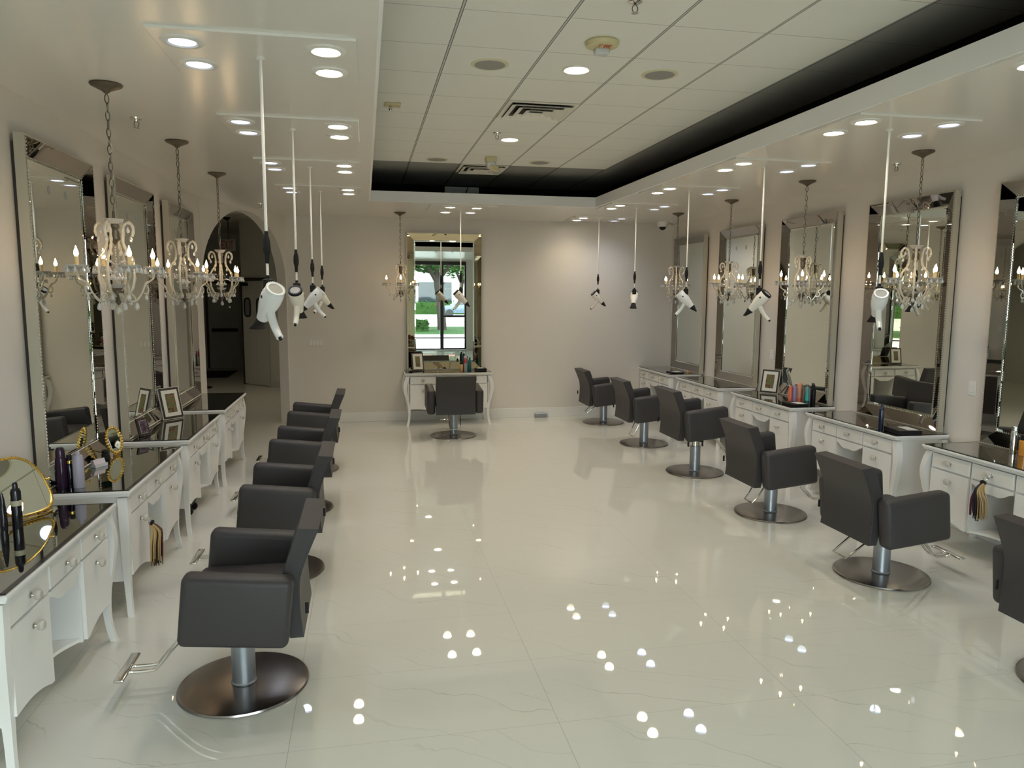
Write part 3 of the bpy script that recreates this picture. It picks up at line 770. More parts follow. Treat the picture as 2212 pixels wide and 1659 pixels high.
# ------------------------------------------------------------------ salon chairs
def rbox(bm, x0, x1, y0, y1, z0, z1, bev, mat=None):
    return box(bm, x0, x1, y0, y1, z0, z1, bev, 4, mat)
def salon_chair(label, loc, rz, group):
    """local: faces +y; column at origin; lift = height of the upper works is set per chair through part offsets"""
    t = thing('salon_chair', label, 'chair', loc, rz, group)
    bm = new(); lathe(bm, [(0, 0), (.318, 0), (.322, .004), (.318, .013), (.30, .016), (.07, .019), (0, .019)], 64); obj('base_plate', bm, MT['brushed'], t, True, 'round brushed steel base plate', angle=30)
    bm = new(); lathe(bm, [(0, .018), (.062, .018), (.064, .022), (.058, .030), (.058, .30), (0, .30)], 32); obj('column', bm, MT['column'], t, True, 'satin metal column', angle=35)
    return t
def chair_upper(t, lift, clips=False, lever=None):
    L = lift
    bm = new(); lathe(bm, [(0, .28), (.044, .28), (.044, .335 + L), (0, .335 + L)], 24); obj('piston', bm, MT['chrome'], t, True)
    bm = new(); rbox(bm, -.262, .262, -.24, .235, .365 + L, .50 + L, .04); box(bm, -.22, .22, -.20, .18, .325 + L, .37 + L, .01, 2); obj('seat', bm, MT['leather'], t, True, angle=60)
    # back: profile in (y,z), forward is +y
    pf = [(-.262, .30), (-.240, .40), (-.228, .52), (-.236, .62), (-.262, .70), (-.312, .84)]
    pb_ = [(-.408, .832), (-.352, .70), (-.318, .60), (-.312, .50), (-.316, .40), (-.326, .30)]
    prof = [(p.x, p.y + L) for p in smooth_pts([(a, b, 0) for a, b in pf], 3)] + [(p.x, p.y + L) for p in smooth_pts([(a, b, 0) for a, b in pb_], 3)]
    bm = new(); prism(bm, prof, -.268, .268, 'x')
    es = [e for e in bm.edges if len(e.link_faces) == 2 and (e.calc_face_angle(0) > .7)]
    bmesh.ops.bevel(bm, geom=es, offset=.034, segments=5, profile=.5, affect='EDGES', clamp_overlap=True)
    bk = obj('backrest', bm, MT['leather'], t, True, angle=50)
    for sx in (-1, 1):
        bm = new(); tube(bm, [(sx * .2665, p[0] - .002, p[1]) for p in prof[:len(prof) // 2]][1:-1], .0035, 5); obj('piping', bm, MT['seam'], bk)
        bm = new(); tube(bm, [(sx * .2665, p[0] + .010, p[1]) for p in prof[len(prof) // 2:]][1:-1], .0035, 5); obj('piping', bm, MT['seam'], bk)
    bm = new(); box(bm, -.2735, -.267, -.352, -.335, .42 + L, .475 + L, .002, 1); obj('fabric_tab', bm, MT['dark'], bk)
    for sx in (-1, 1):
        bm = new(); rbox(bm, min(sx * .274, sx * .388), max(sx * .274, sx * .388), -.245, .245, -.168, .168, .034, tr(0, -.035, .488 + L) @ rot('X', math.radians(6)))
        obj('armrest', bm, MT['leather'], t, True, angle=60)
    # footrest: twin bent tubes and a flat bar
    bm = new()
    for x in (-.03, .03): tube(bm, smooth_pts([(x, .10, .345 + L), (x, .22, .30 + L * .8), (x, .33, .20 + L * .6), (x, .395, .125 + L * .5), (x, .43, .105 + L * .5), (x, .545, .105 + L * .5)], 5), .009, 8)
    fo = obj('footrest', bm, MT['chrome'], t, True)
    bm = new(); box(bm, -.145, .145, .525, .572, .108 + L * .5, .124 + L * .5, .007, 3); obj('foot_bar', bm, MT['chrome'], fo, True)
    if clips:
        for sx in (-1, 1):
            bm = new(); box(bm, -.012, .012, min(sx * .044, sx * .092), max(sx * .044, sx * .092), .345, .358); box(bm, -.014, .014, min(sx * .080, sx * .090), max(sx * .080, sx * .090), .295, .375); lathe(bm, [(0, 0), (.014, 0), (.014, .018), (0, .018)], 12, tr(0, sx * .075, .357)); obj('release_clip', bm, MT['dark'], t)
    # pump lever loop
    if not lever: return
    bm = new(); rc, ez = lever
    pts = [(-.085, -.02, .33 + L), (-.083, -rc * .45, .29 + L * .8), (-.078, -rc * .8, ez + .05), (-.072, -rc, ez), (.072, -rc, ez), (.078, -rc * .8, ez + .05), (.083, -rc * .45, .29 + L * .8), (.085, -.02, .33 + L)]
    tube(bm, pts, .0075, 8); obj('pump_lever', bm, MT['chrome'], t, True)
CG = 'charcoal salon chairs on round bases'
def chair(label, x, y, rz, lift, clips=False, lever=None):
    t = salon_chair(label, (x, y, 0), rz, CG); chair_upper(t, lift, clips, lever)
chair('charcoal salon chair nearest on the left, footrest sticking out to the left', -.64, 3.79, PI / 2, .05)
chair('charcoal salon chair on the left, second nearest', -.64, 5.38, PI / 2, .05)
chair('charcoal salon chair on the left, third nearest', -.64, 6.96, PI / 2, .05)
chair('charcoal salon chair on the left farthest away, beside the arch', -.64, 8.53, PI / 2, .05)
chair('charcoal salon chair cut off by the right edge of the photo', 3.64, 2.96, -PI / 2, .02, False, (.30, .16))
chair('charcoal salon chair on the right, nearest one seen whole', 3.63, 4.54, -PI / 2, .02, False, (.345, .165))
chair('charcoal salon chair on the right, second nearest seen whole', 3.64, 6.06, -PI / 2, .02, False, (.22, .125))
chair('charcoal salon chair on the right raised highest, with clips on its post', 3.64, 7.67, -PI / 2, .12, True)
chair('charcoal salon chair on the right, second from the rear wall', 3.66, 9.29, -PI / 2, .04, False, (.19, .12))
chair('charcoal salon chair on the right closest to the rear wall', 3.64, 10.97, -PI / 2, .0, False, (.28, .17))
chair('charcoal salon chair seen from behind before the rear mirror', 1.20, 10.26, 0, .05, False, (.22, .13))

# ------------------------------------------------------------------ chandeliers
def drop_mesh(L=.034, r=.0085):
    bm = new(); lathe(bm, [(0, 0), (.0028, -.003), (.0022, -.008), (r * .55, -.012), (r, -L * .68), (r * .7, -L * .9), (0, -L)], 8); return mesh_of('crystal_drop', bm, MT['glass'], True, 20)
drop_big = drop_mesh(.052, .0145); drop_small = drop_mesh(.040, .0105)
def chandelier(label, loc, rz, group):
    t = thing('crystal_chandelier', label, 'chandelier', loc, rz, group)
    Z = lambda z: z - 3.135
    bm = new(); lathe(bm, [(0, 0), (.082, 0), (.085, -.006), (.078, -.014), (.055, -.024), (.022, -.040), (.010, -.052), (0, -.054)], 32); obj('canopy', bm, MT['bronze'], t, True)
    bm = new(); z = Z(3.08); k = 0
    while z > Z(2.445):
        pts = []
        for a in [2 * PI * i / 12 for i in range(12)]:
            x = .0105 * math.cos(a); zz = .026 * math.sin(a)
            pts.append((x, 0, zz - .026) if k % 2 == 0 else (0, x, zz - .026))
        tube(bm, [(p[0], p[1], p[2] + z) for p in pts], .0028, 5, closed=True)
        z -= .0455; k += 1
    obj('chain', bm, MT['bronze'], t, True)
    bm = new(); pts = [(.012 * math.sin(i * 1.9), .012 * math.cos(i * 1.4), Z(3.08) - i * .04) for i in range(17)]; tube(bm, smooth_pts(pts, 3), .0018, 5); obj('power_cord', bm, MT['silverleaf'], t, True)
    bm = new(); lathe(bm, [(0, Z(2.372)), (.020, Z(2.372)), (.036, Z(2.380)), (.054, Z(2.402)), (.050, Z(2.402)), (.03, Z(2.386)), (0, Z(2.384))], 20); obj('top_dish', bm, MT['glass'], t, True)
    bm = new(); lathe(bm, [(0, Z(2.445)), (.007, Z(2.445)), (.007, Z(2.385)), (.026, Z(2.372)), (.030, Z(2.355)), (.018, Z(2.345)), (.026, Z(2.33)), (.026, Z(2.30)), (.030, Z(2.290)), (.018, Z(2.280)), (.008, Z(2.262)), (0, Z(2.255))], 20); obj('top_hub', bm, MT['bronze'], t, True)
    bm = new()
    zz = 2.252
    while zz > 2.04:
        lathe(bm, [(0, Z(zz)), (.006, Z(zz - .007)), (0, Z(zz - .014))], 6); zz -= .0155
    obj('centre_bead_string', bm, MT['glass'], t)
    bm = new(); lathe(bm, [(0, Z(2.015)), (.026, Z(2.015)), (.046, Z(2.035)), (.042, Z(2.036)), (.02, Z(2.022)), (0, Z(2.02))], 20); obj('lower_dish', bm, MT['glass'], t, True)
    bm = new(); lathe(bm, [(0, Z(2.015)), (.022, Z(2.015)), (.034, Z(2.0)), (.030, Z(1.985)), (.036, Z(1.975)), (.022, Z(1.962)), (.012, Z(1.950)), (.016, Z(1.938)), (.006, Z(1.922)), (0, Z(1.915))], 20); obj('lower_hub', bm, MT['bronze'], t, True)
    rib = smooth_pts([(.098, 0, Z(2.305)), (.106, 0, Z(2.345)), (.088, 0, Z(2.380)), (.060, 0, Z(2.372)), (.046, 0, Z(2.330)), (.045, 0, Z(2.270)), (.062, 0, Z(2.225)), (.092, 0, Z(2.180)), (.098, 0, Z(2.11)), (.095, 0, Z(2.05)), (.070, 0, Z(1.992)), (.028, 0, Z(1.972))], 5)
    arm = smooth_pts([(.030, 0, Z(1.985)), (.055, 0, Z(1.945)), (.095, 0, Z(1.942)), (.130, 0, Z(1.985)), (.155, 0, Z(2.04)), (.185, 0, Z(2.06)), (.203, 0, Z(2.085)), (.203, 0, Z(2.122))], 4)
    curl = smooth_pts([(.095, 0, Z(1.942)), (.085, 0, Z(1.972)), (.062, 0, Z(1.985)), (.058, 0, Z(1.965)), (.072, 0, Z(1.958))], 3)
    curl2 = smooth_pts([(.155, 0, Z(2.04)), (.170, 0, Z(2.01)), (.160, 0, Z(1.985)), (.138, 0, Z(1.990)), (.140, 0, Z(2.008))], 3)
    for q in range(4):
        a = q * PI / 2
        rr = rot('Z', a + PI / 4); ra = rot('Z', a)
        bm = new(); tube(bm, rib, lambda s: .0088 + .0018 * math.sin(s * 260), 8, rr); obj('scroll', bm, MT['beadarm'], t, True)
        bm = new(); tube(bm, arm, lambda s: .0064 + .0012 * math.sin(s * 200), 6, ra); tube(bm, curl, .0052, 6, ra); tube(bm, curl2, .0048, 6, ra); am = obj('candle_arm', bm, MT['beadarm'], t, True)
        bm = new(); lathe(bm, [(.010, Z(2.120)), (.030, Z(2.122)), (.050, Z(2.128)), (.060, Z(2.140)), (.057, Z(2.141)), (.046, Z(2.132)), (.012, Z(2.126))], 20, ra @ tr(.203, 0, 0), close=False); obj('drip_dish', bm, MT['glass'], am, True)
        bm = new(); lathe(bm, [(0, Z(2.122)), (.014, Z(2.122)), (.014, Z(2.132)), (.0105, Z(2.134)), (.0105, Z(2.188)), (0, Z(2.188))], 14, ra @ tr(.203, 0, 0)); obj('candle', bm, MT['candle'], am, True)
        bm = new(); lathe(bm, [(0, Z(2.186)), (.007, Z(2.188)), (.0125, Z(2.200)), (.011, Z(2.214)), (.005, Z(2.230)), (.0015, Z(2.244)), (0, Z(2.248))], 12, ra @ tr(.203, 0, 0)); obj('bulb', bm, MT['flame'], am, True)
        for j in range(8):
            b = 2 * PI * j / 8 + .3
            p = ra @ Vector((.203 + .054 * math.cos(b), .054 * math.sin(b), Z(2.136)))
            obj('crystal_drop', drop_small, None, am, loc=p)
        p = ra @ Vector((.100, 0, Z(1.940))); obj('crystal_drop', drop_big, None, am, loc=p)
        p = rr @ Vector((.090, 0, Z(2.312))); obj('crystal_drop', drop_small, None, t, loc=p)
        p = rr @ Vector((.060, 0, Z(1.996))); obj('crystal_drop', drop_big, None, t, loc=p)
        p = rr @ Vector((.055, 0, Z(2.235))); obj('crystal_drop', drop_small, None, t, loc=p)
        for rr_, rad_, z_ in ((ra, .155, 1.985), (ra, .066, 1.955), (rr, .075, 2.362), (rr, .030, 2.10)): 
            p = rr_ @ Vector((rad_, 0, Z(z_))); obj('crystal_drop', drop_small, None, t, loc=p)
        bm = new()                                                   # little wired crystals inside the cage
        for zz_, rd_ in ((2.165, .050), (2.12, .062), (2.07, .045)):
            p0 = Vector((0, 0, Z(zz_ - .02))); p1 = rot('Z', a + zz_ * 9) @ Vector((rd_, 0, Z(zz_)))
            tube(bm, [p0, p1], .0012, 4); lathe(bm, [(0, .009), (.008, .003), (.008, -.003), (0, -.009)], 7, Matrix.Translation(p1))
        obj('crystal_spray', bm, MT['glass'], t)
        bm = new()                                                   # bead swag from scroll to dish
        for s in range(9):
            u = s / 8; pa = rr @ Vector((.090, 0, Z(2.19))); pb2 = ra @ Vector((.150, 0, Z(2.135)))
            p = pa.lerp(pb2, u) - Vector((0, 0, .045 * math.sin(PI * u)))
            lathe(bm, [(0, .006), (.005, 0), (0, -.006)], 6, Matrix.Translation(p))
        obj('bead_swag', bm, MT['glass'], t)
    obj('crystal_drop', drop_big, None, t, loc=(0, 0, Z(1.915)))
    return t
HG = 'crystal chandeliers hanging along the walls'
c0 = chandelier('crystal chandelier nearest on the left, in front of the second mirror', (-1.38, 4.62, ZS), .62, HG)
for x, y, rz, lb in ((-1.38, 6.21, .76, 'crystal chandelier second nearest on the left'),
                     (-1.375, 7.76, .87, 'crystal chandelier on the left hanging before the arch'),
                     (4.36, 5.30, .10, 'crystal chandelier nearest on the right, before the mirror reflecting a dressing table'),
                     (4.375, 6.90, -.565, 'crystal chandelier second nearest on the right, above the coloured bottles'),
                     (4.385, 8.49, .14, 'crystal chandelier third nearest on the right'),
                     (4.37, 10.02, .35, 'crystal chandelier farthest on the right, beside the corner mirror'),
                     (.519, 10.89, -.05, 'small looking chandelier by the rear wall, left of the gold mirror')):
    dup(c0, (x, y, ZS), rz, lb)

# ------------------------------------------------------------------ hanging hair dryers
def hair_dryer(label, loc, yaw, group, white_ring=False, casing='pearl'):
    """Empty at the ceiling hook; barrel points along local +x and down"""
    t = thing('hair_dryer', label, 'hair dryer', loc, yaw, group)
    Z = lambda z: z - 3.128
    bm = new(); lathe(bm, [(0, 0), (.022, 0), (.022, -.012), (.008, -.018), (0, -.018)], 18); obj('ceiling_cap', bm, MT['whiteplastic'], t, True)
    bm = new(); tube(bm, [(0, 0, -.01), (0, 0, Z(2.285))], .0075, 10); obj('cord', bm, MT['whiteplastic'], t, True)
    bm = new(); lathe(bm, [(0, Z(2.298)), (.009, Z(2.298)), (.0105, Z(2.275)), (.017, Z(2.250)), (.019, Z(2.215)), (.017, Z(2.195)), (.012, Z(2.180)), (.010, Z(2.140)), (0, Z(2.138))], 18); obj('grip', bm, MT['rubber'], t, True)
    bm = new(); tube(bm, [(0, 0, Z(2.14)), (0, 0, Z(2.07))], .007, 10); obj('lower_cord', bm, MT['whiteplastic'], t, True)
    bm = new(); lathe(bm, [(0, Z(2.082)), (.009, Z(2.082)), (.010, Z(2.066)), (.026, Z(2.060)), (.027, Z(2.0)), (0, Z(1.99))], 20); obj('collar', bm, MT['dark'], t, True)
    # barrel frame: origin at the intake end, +X along the barrel
    Mb = tr(-.072, 0, Z(2.012)) @ rot('Y', math.radians(46))
    AX_ = Mb @ rot('Y', PI / 2)
    bm = new(); lathe(bm, [(.038, 0), (.047, .004), (.053, .03), (.054, .07), (.049, .11), (.039, .15), (.031, .19), (.029, .212), (.020, .212)], 28, AX_, close=False); bd = obj('body', bm, MT[casing], t, True, angle=60)
    bm = new(); lathe(bm, [(.034, .004), (.036, -.005), (.047, -.005), (.0495, .008), (.0495, .014)], 28, AX_, close=False)
    if white_ring:
        for k in range(26): 
            a = 2 * PI * k / 26; box(bm, -.0025, .0025, -.002, .004, -.007, .006, mat=AX_ @ tr(.046 * math.cos(a), .046 * math.sin(a), 0) @ rot('Z', a))
    obj('intake_ring', bm, MT[casing] if white_ring else MT['dark'], t, True)
    bm = new(); lathe(bm, [(0, -.001), (.036, -.001), (.036, .006), (0, .006)], 24, AX_); obj('intake_grille', bm, MT['greymesh'], t, True)
    # flattened concentrator nozzle
    bm = new(); n = 20; rings = []
    for s, a, b in ((.203, .0305, .0305), (.222, .031, .028), (.262, .043, .012), (.278, .048, .008)):
        rings.append([bm.verts.new(AX_ @ Vector((b * math.cos(2 * PI * k / n), a * math.sin(2 * PI * k / n), s))) for k in range(n)])
    for A, B in zip(rings[:-1], rings[1:]):
        for k in range(n): bm.faces.new((A[k], A[(k + 1) % n], B[(k + 1) % n], B[k]))
    bm.faces.new(rings[0]); bm.faces.new(rings[-1]); obj('nozzle', bm, MT['dark'], t, True)
    # handle leaves the underside and hangs down and back
    h0 = Mb @ Vector((.120, 0, -.034))
    hp = [Vector(h0), Vector((h0.x - .012, 0, h0.z - .030)), Vector((h0.x - .045, 0, h0.z - .082)), Vector((h0.x - .088, 0, h0.z - .128))]
    bm = new(); tube(bm, smooth_pts(hp, 5), lambda s: .0235 - .006 * s, 14, flat=1.0); hd = obj('handle', bm, MT[casing], t, True, angle=60)
    bm = new()
    d = (hp[3] - hp[2]).normalized()
    tube(bm, [hp[3], hp[3] + d * .012], .009, 10); obj('cord_end', bm, MT['dark'], hd, True)
    bm = new(); off = Vector((-.0145, 0, -.010))
    q = hp[1].lerp(hp[2], .5) + off
    an = math.atan2(-(hp[2] - hp[1]).x, -(hp[2] - hp[1]).z)
    box(bm, -.004, .004, -.006, .006, -.026, .026, .002, 1, Matrix.Translation(q) @ rot('Y', an)); obj('switch', bm, MT['dark'], hd)
    bm = new()
    for sy in (-1, 1): lathe(bm, [(0, 0), (.008, 0), (.008, .002), (0, .002)], 14, Mb @ tr(.055, sy * .0525, .004) @ rot('X', -sy * PI / 2))
    obj('side_button', bm, MT['dark'], bd)
    return t
DG = 'hair dryers hanging from the soffit'
R_ = math.radians
zh = 3.128
h1 = hair_dryer('white hair dryer nearest on the left, toothed white air intake towards the viewer', (-.472, 3.907, zh), R_(125), DG, True, 'pale')
h2 = hair_dryer('cream hair dryer on the left with black intake ring, second nearest', (-.470, 5.515, zh), R_(85), DG)
dup(h1, (-.465, 7.122, zh), R_(174), 'white hair dryer on the left, third nearest, nozzle pointing left')
dup(h2, (-.466, 8.747, zh), R_(28), 'cream hair dryer farthest on the left, nozzle pointing right')
dup(h2, (1.306, 10.24, zh), R_(0), 'hair dryer hanging in front of the rear gold mirror')
dup(h2, (3.507, 10.96, zh), R_(-3), 'cream hair dryer on the right closest to the rear wall')
dup(h2, (3.527, 9.44, zh), R_(-115), 'hair dryer on the right with nozzle pointing at the viewer')
dup(h1, (3.510, 7.775, zh), R_(-24), 'white hair dryer third nearest on the right, nozzle pointing right')
dup(h2, (3.476, 6.144, zh), R_(130), 'cream hair dryer second nearest on the right, nozzle pointing left')
dup(h1, (3.530, 4.623, zh), R_(63), 'white hair dryer nearest on the right, intake towards the viewer')

# ------------------------------------------------------------------ small things on the tables
ZG = .806
def bottle(name, label, cat, loc, prof, mat, cap=None, capm='dark', group=None, band=None, bandm='goldmetal', seg=18):
    t = thing(name, label, cat, loc, 0, group)
    bm = new(); lathe(bm, prof, seg); obj('body', bm, MT[mat], t, True, angle=35)
    if cap: bm = new(); lathe(bm, cap, seg); obj('cap', bm, MT[capm], t, True, angle=35)
    if band: bm = new(); lathe(bm, band, seg, close=False); obj('band', bm, MT[bandm], t, True)
    return t
def cyl(r, h, sh=.01): return [(0, 0), (r * .96, 0), (r, .004), (r, h - sh), (r * .8, h - sh * .3), (r * .45, h), (0, h)]
def cap(r, z0, z1): return [(0, z0), (r, z0), (r, z1 - .004), (r * .85, z1), (0, z1)]
def pm(name, col, rough=.3, metal=0): MT[name] = M(name, col, rough, metal)
pm('aubergine', (.030, .010, .035), .18); pm('lavender_grey', (.42, .40, .50), .35); pm('lavender', (.34, .27, .50), .4); pm('black_gloss', (.010, .008, .014), .12)
pm('coral', (.75, .16, .08), .4); pm('peach', (.80, .38, .22), .4); pm('teal', (.03, .40, .38), .35); pm('deep_teal', (.01, .09, .10), .3); pm('bronze_plastic', (.16, .10, .08), .35)
pm('navy', (.008, .012, .04), .15); pm('grey_can', (.45, .45, .46), .35); pm('amber', (.72, .30, .04), .2); pm('silver_tube', (.70, .72, .74), .12, 1.0); pm('gold_liquid', (.75, .42, .15), .25)
pm('pink_tag', (.75, .16, .36), .5); pm('hair_dark', (.020, .013, .010), .5); pm('hair_blonde', (.48, .34, .16), .5); pm('hair_red', (.16, .02, .03), .5); pm('hair_plum', (.06, .02, .07), .5); pm('hair_brown', (.13, .07, .035), .5); pm('hair_navy', (.015, .02, .07), .5)
pm('yellow_tag', (.65, .42, .04), .5); pm('cardpink', (.75, .66, .70), .6); pm('acrylic', (.75, .75, .78), .05); pm('redlabel', (.55, .08, .08), .4); pm('paper', (.78, .76, .70), .7); pm('paletag', (.55, .50, .36), .4)

def picture(name, label, loc, rz, w, h, rim, mat_w, photo, tilt=14, outer=None, fwid=.02):
    t = thing(name, label, 'picture frame', loc, rz)
    T = tr(0, 0, .0045) @ rot('X', -math.radians(tilt))
    bm = new(); box(bm, -w / 2, w / 2, 0, .014, 0, h, mat=T)
    fr = obj('frame', bm, MT[outer or rim], t)
    f = fwid
    if outer:
        bm = new(); box(bm, -w / 2 + .006, w / 2 - .006, -.003, 0, .006, h - .006, mat=T); obj('frame_face', bm, MT[rim], t)
    bm = new(); box(bm, -w / 2 + f, w / 2 - f, -.005, -.001, f, h - f, mat=T); mt = obj('mat_board', bm, MT['mat'], t)
    g = f + mat_w
    bm = new(); box(bm, -w / 2 + g, w / 2 - g, -.0065, -.004, g, h - g, mat=T); obj('picture', bm, MT[photo], t)
    a = math.radians(tilt); y1 = h * .8 * math.sin(a) + .013
    bm = new(); box(bm, -.025, .025, y1 + .0, y1 + .004, .001, h * .72 * math.cos(a)); obj('easel_back', bm, MT['frame_dark'], t)
    return t
# --- nearest left table: arched gilt mirror, black bottle, black curling tool
gm = thing('tabletop_mirror', 'gold arched tabletop mirror with rope-twist frame on the nearest left table', 'mirror', (-1.80, 4.26, ZG), R_(60))
def arch_pts(w, h, r_bot, n=40):
    pts = []
    for k in range(n):
        a = 2 * PI * k / n
        c, s = math.cos(a), math.sin(a)
        e = .62 if s < 0 else .95
        pts.append((w * math.copysign(abs(c) ** (e if s < 0 else .8), c), h * .5 + h * .5 * math.copysign(abs(s) ** (e if s < 0 else .95), s)))
    return pts
Tm = tr(0, -.07, .026) @ rot('X', -R_(33))
ap = arch_pts(.145, .325, .03)
bm = new(); prism(bm, ap, 0, .006, 'y', Tm); obj('mirror_glass', bm, MT['mirror'], gm)
bm = new(); tube(bm, [Tm @ Vector((x * 1.02, .003, (z - .165) * 1.02 + .165)) for x, z in ap], .0075, 8, closed=True)
fr = obj('frame', bm, MT['goldmetal'], gm, True)
bm = new()
for k in range(90):
    u = k / 90 * len(ap); i0 = int(u); fr_ = u - i0; a, b = ap[i0 % len(ap)], ap[(i0 + 1) % len(ap)]
    x = (a[0] + (b[0] - a[0]) * fr_) * 1.05; z = ((a[1] + (b[1] - a[1]) * fr_) - .165) * 1.05 + .165
    lathe(bm, [(0, .0055), (.0055, 0), (0, -.0055)], 6, Tm @ tr(x, -.004, z))
obj('rope_twist', bm, MT['goldmetal'], fr, True)
bm = new()
for s in (-1, 1):
    pv = Tm @ Vector((s * .145, .004, .165))
    lathe(bm, [(0, 0), (.005, 0), (.005, .02), (.009, .024), (.009, .036), (0, .040)], 12, Matrix.Translation(pv) @ rot('Y', s * PI / 2))
    tube(bm, smooth_pts([(pv.x + s * .012, pv.y, pv.z), (pv.x + s * .010, pv.y + .01, .09), (s * .13, .06, .010)], 4), .0045, 6)
tube(bm, smooth_pts([(-.13, .06, .010), (0, .10, .006), (.13, .06, .010)], 6), .005, 6); tube(bm, smooth_pts([(-.12, -.06, .006), (0, -.08, .006), (.12, -.06, .006)], 6), .005, 6); tube(bm, [(-.12, -.06, .006), (-.13, .06, .010)], .005, 6); tube(bm, [(.12, -.06, .006), (.13, .06, .010)], .005, 6)
obj('stand', bm, MT['goldmetal'], gm, True)
bt = bottle('hairspray_bottle', 'tall black hairspray bottle with pale band before the gold arched mirror', 'bottle', (-1.745, 4.06, ZG), cyl(.024, .205, .02), 'black_gloss', [(0, .2), (.013, .2), (.012, .225), (.008, .235), (0, .236)], 'black_gloss', band=[(.0243, .115), (.0246, .12), (.0246, .137), (.0243, .142)], bandm='paletag')
bottle('styling_wand', 'slim pointed black styling tool standing left of the tall black bottle', 'styling tool', (-1.79, 4.02, ZG), [(0, 0), (.016, 0), (.018, .02), (.016, .10), (.009, .165), (.004, .19), (0, .192)], 'black_gloss')
bottle('cream_bottle', 'white bottle with gold cap at the left edge of the nearest left table', 'bottle', (-1.835, 4.03, ZG), cyl(.022, .11), 'whiteplastic', cap(.016, .108, .14), 'goldmetal')
# --- second left table
bottle('shampoo_bottle', 'tall dark purple bottle, largest on second left table', 'bottle', (-1.825, 4.85, ZG), [(0, 0), (.029, 0), (.031, .006), (.031, .17), (.027, .19), (.022, .205), (0, .205)], 'aubergine', [(0, .2), (.026, .2), (.025, .235), (.018, .25), (0, .25)], 'aubergine')
bottle('serum_bottle', 'slim black bottle with gold collar beside the purple bottle', 'bottle', (-1.785, 4.87, ZG), cyl(.018, .15, .01), 'black_gloss', cap(.015, .165, .20), 'dark', band=[(.017, .148), (.0195, .15), (.0195, .166), (.017, .168)])
bottle('spray_can', 'pale lavender grey spray can on second left table', 'bottle', (-1.728, 4.845, ZG), [(0, 0), (.030, 0), (.031, .004), (.031, .165), (.029, .172), (.029, .19), (.026, .2), (0, .2)], 'lavender_grey', [(0, .198), (.014, .198), (.013, .218), (.006, .226), (0, .226)], 'lavender_grey')
bottle('dark_jar', 'small black jar behind the tall purple bottle', 'jar', (-1.858, 4.90, ZG), cyl(.022, .10), 'black_gloss', cap(.022, .10, .13))
om = thing('oval_mirror', 'small ornate gold oval mirror standing on second left table', 'mirror', (-1.80, 5.79, ZG), R_(55))
To = tr(0, 0, .026) @ rot('X', -R_(14)); ov = [(.052 * math.cos(a), .085 + .085 * math.sin(a)) for a in [2 * PI * k / 32 for k in range(32)]]
bm = new(); prism(bm, ov, 0, .006, 'y', To); obj('mirror_glass', bm, MT['mirror'], om)
bm = new()
for k in range(26):
    a = 2 * PI * k / 26; lathe(bm, [(0, .013), (.010, .006), (.012, 0), (.010, -.006), (0, -.013)], 8, To @ tr(.060 * math.cos(a), 0, .085 + .093 * math.sin(a)))
tube(bm, [To @ Vector((.056 * math.cos(a), .002, .085 + .089 * math.sin(a))) for a in [2 * PI * k / 32 for k in range(32)]], .006, 6, closed=True)
obj('frame', bm, MT['goldmetal'], om, True)
bm = new(); tube(bm, [(0, .03, .10), (0, .085, .004)], .004, 6); tube(bm, [(-.03, .0, .006), (.03, 0, .006)], .006, 6); obj('stand', bm, MT['goldmetal'], om, True)
ch = thing('card_holder', 'clear card holder with pale cards on second left table', 'card holder', (-1.80, 5.42, ZG), R_(60))
bm = new(); box(bm, -.05, .05, -.02, .03, 0, .012, .002, 1); box(bm, -.05, .05, -.022, -.018, 0, .022); obj('holder', bm, MT['acrylic'], ch)
bm = new(); box(bm, -.045, .045, -.014, .012, .010, .052, mat=rot('X', -R_(18))); obj('card_stack', bm, MT['cardpink'], ch)
bottle('dark_jar', 'small black pot between card holder and gold oval mirror', 'jar', (-1.83, 5.64, ZG), cyl(.026, .05), 'dark', cap(.024, .05, .07))
# --- third left table
picture('picture_frame', 'small black framed portrait on third left table, in front of the mirror', (-1.80, 6.52, ZG), R_(62), .115, .15, 'frame_dark', .002, 'photo2', 14)
picture('picture_frame', 'larger silver and black framed picture with wide mat on third left table', (-1.775, 7.36, ZG), R_(50), .22, .30, 'frame_dark', .035, 'photo', 14, 'frame_silver', .026)
# red strap by the farthest left mirror
bm = new(); tube(bm, smooth_pts([(XL + .012, 9.25, 1.22), (XL + .012, 9.255, 1.05), (XL + .03, 9.265, .93), (XL + .015, 9.255, .80), (XL + .02, 9.27, .70)], 6), .006, 6); tag(obj('red_cord', bm, MT['red'], smooth=True), 'thin red cord hanging at the wall edge beside the arch', 'cord')
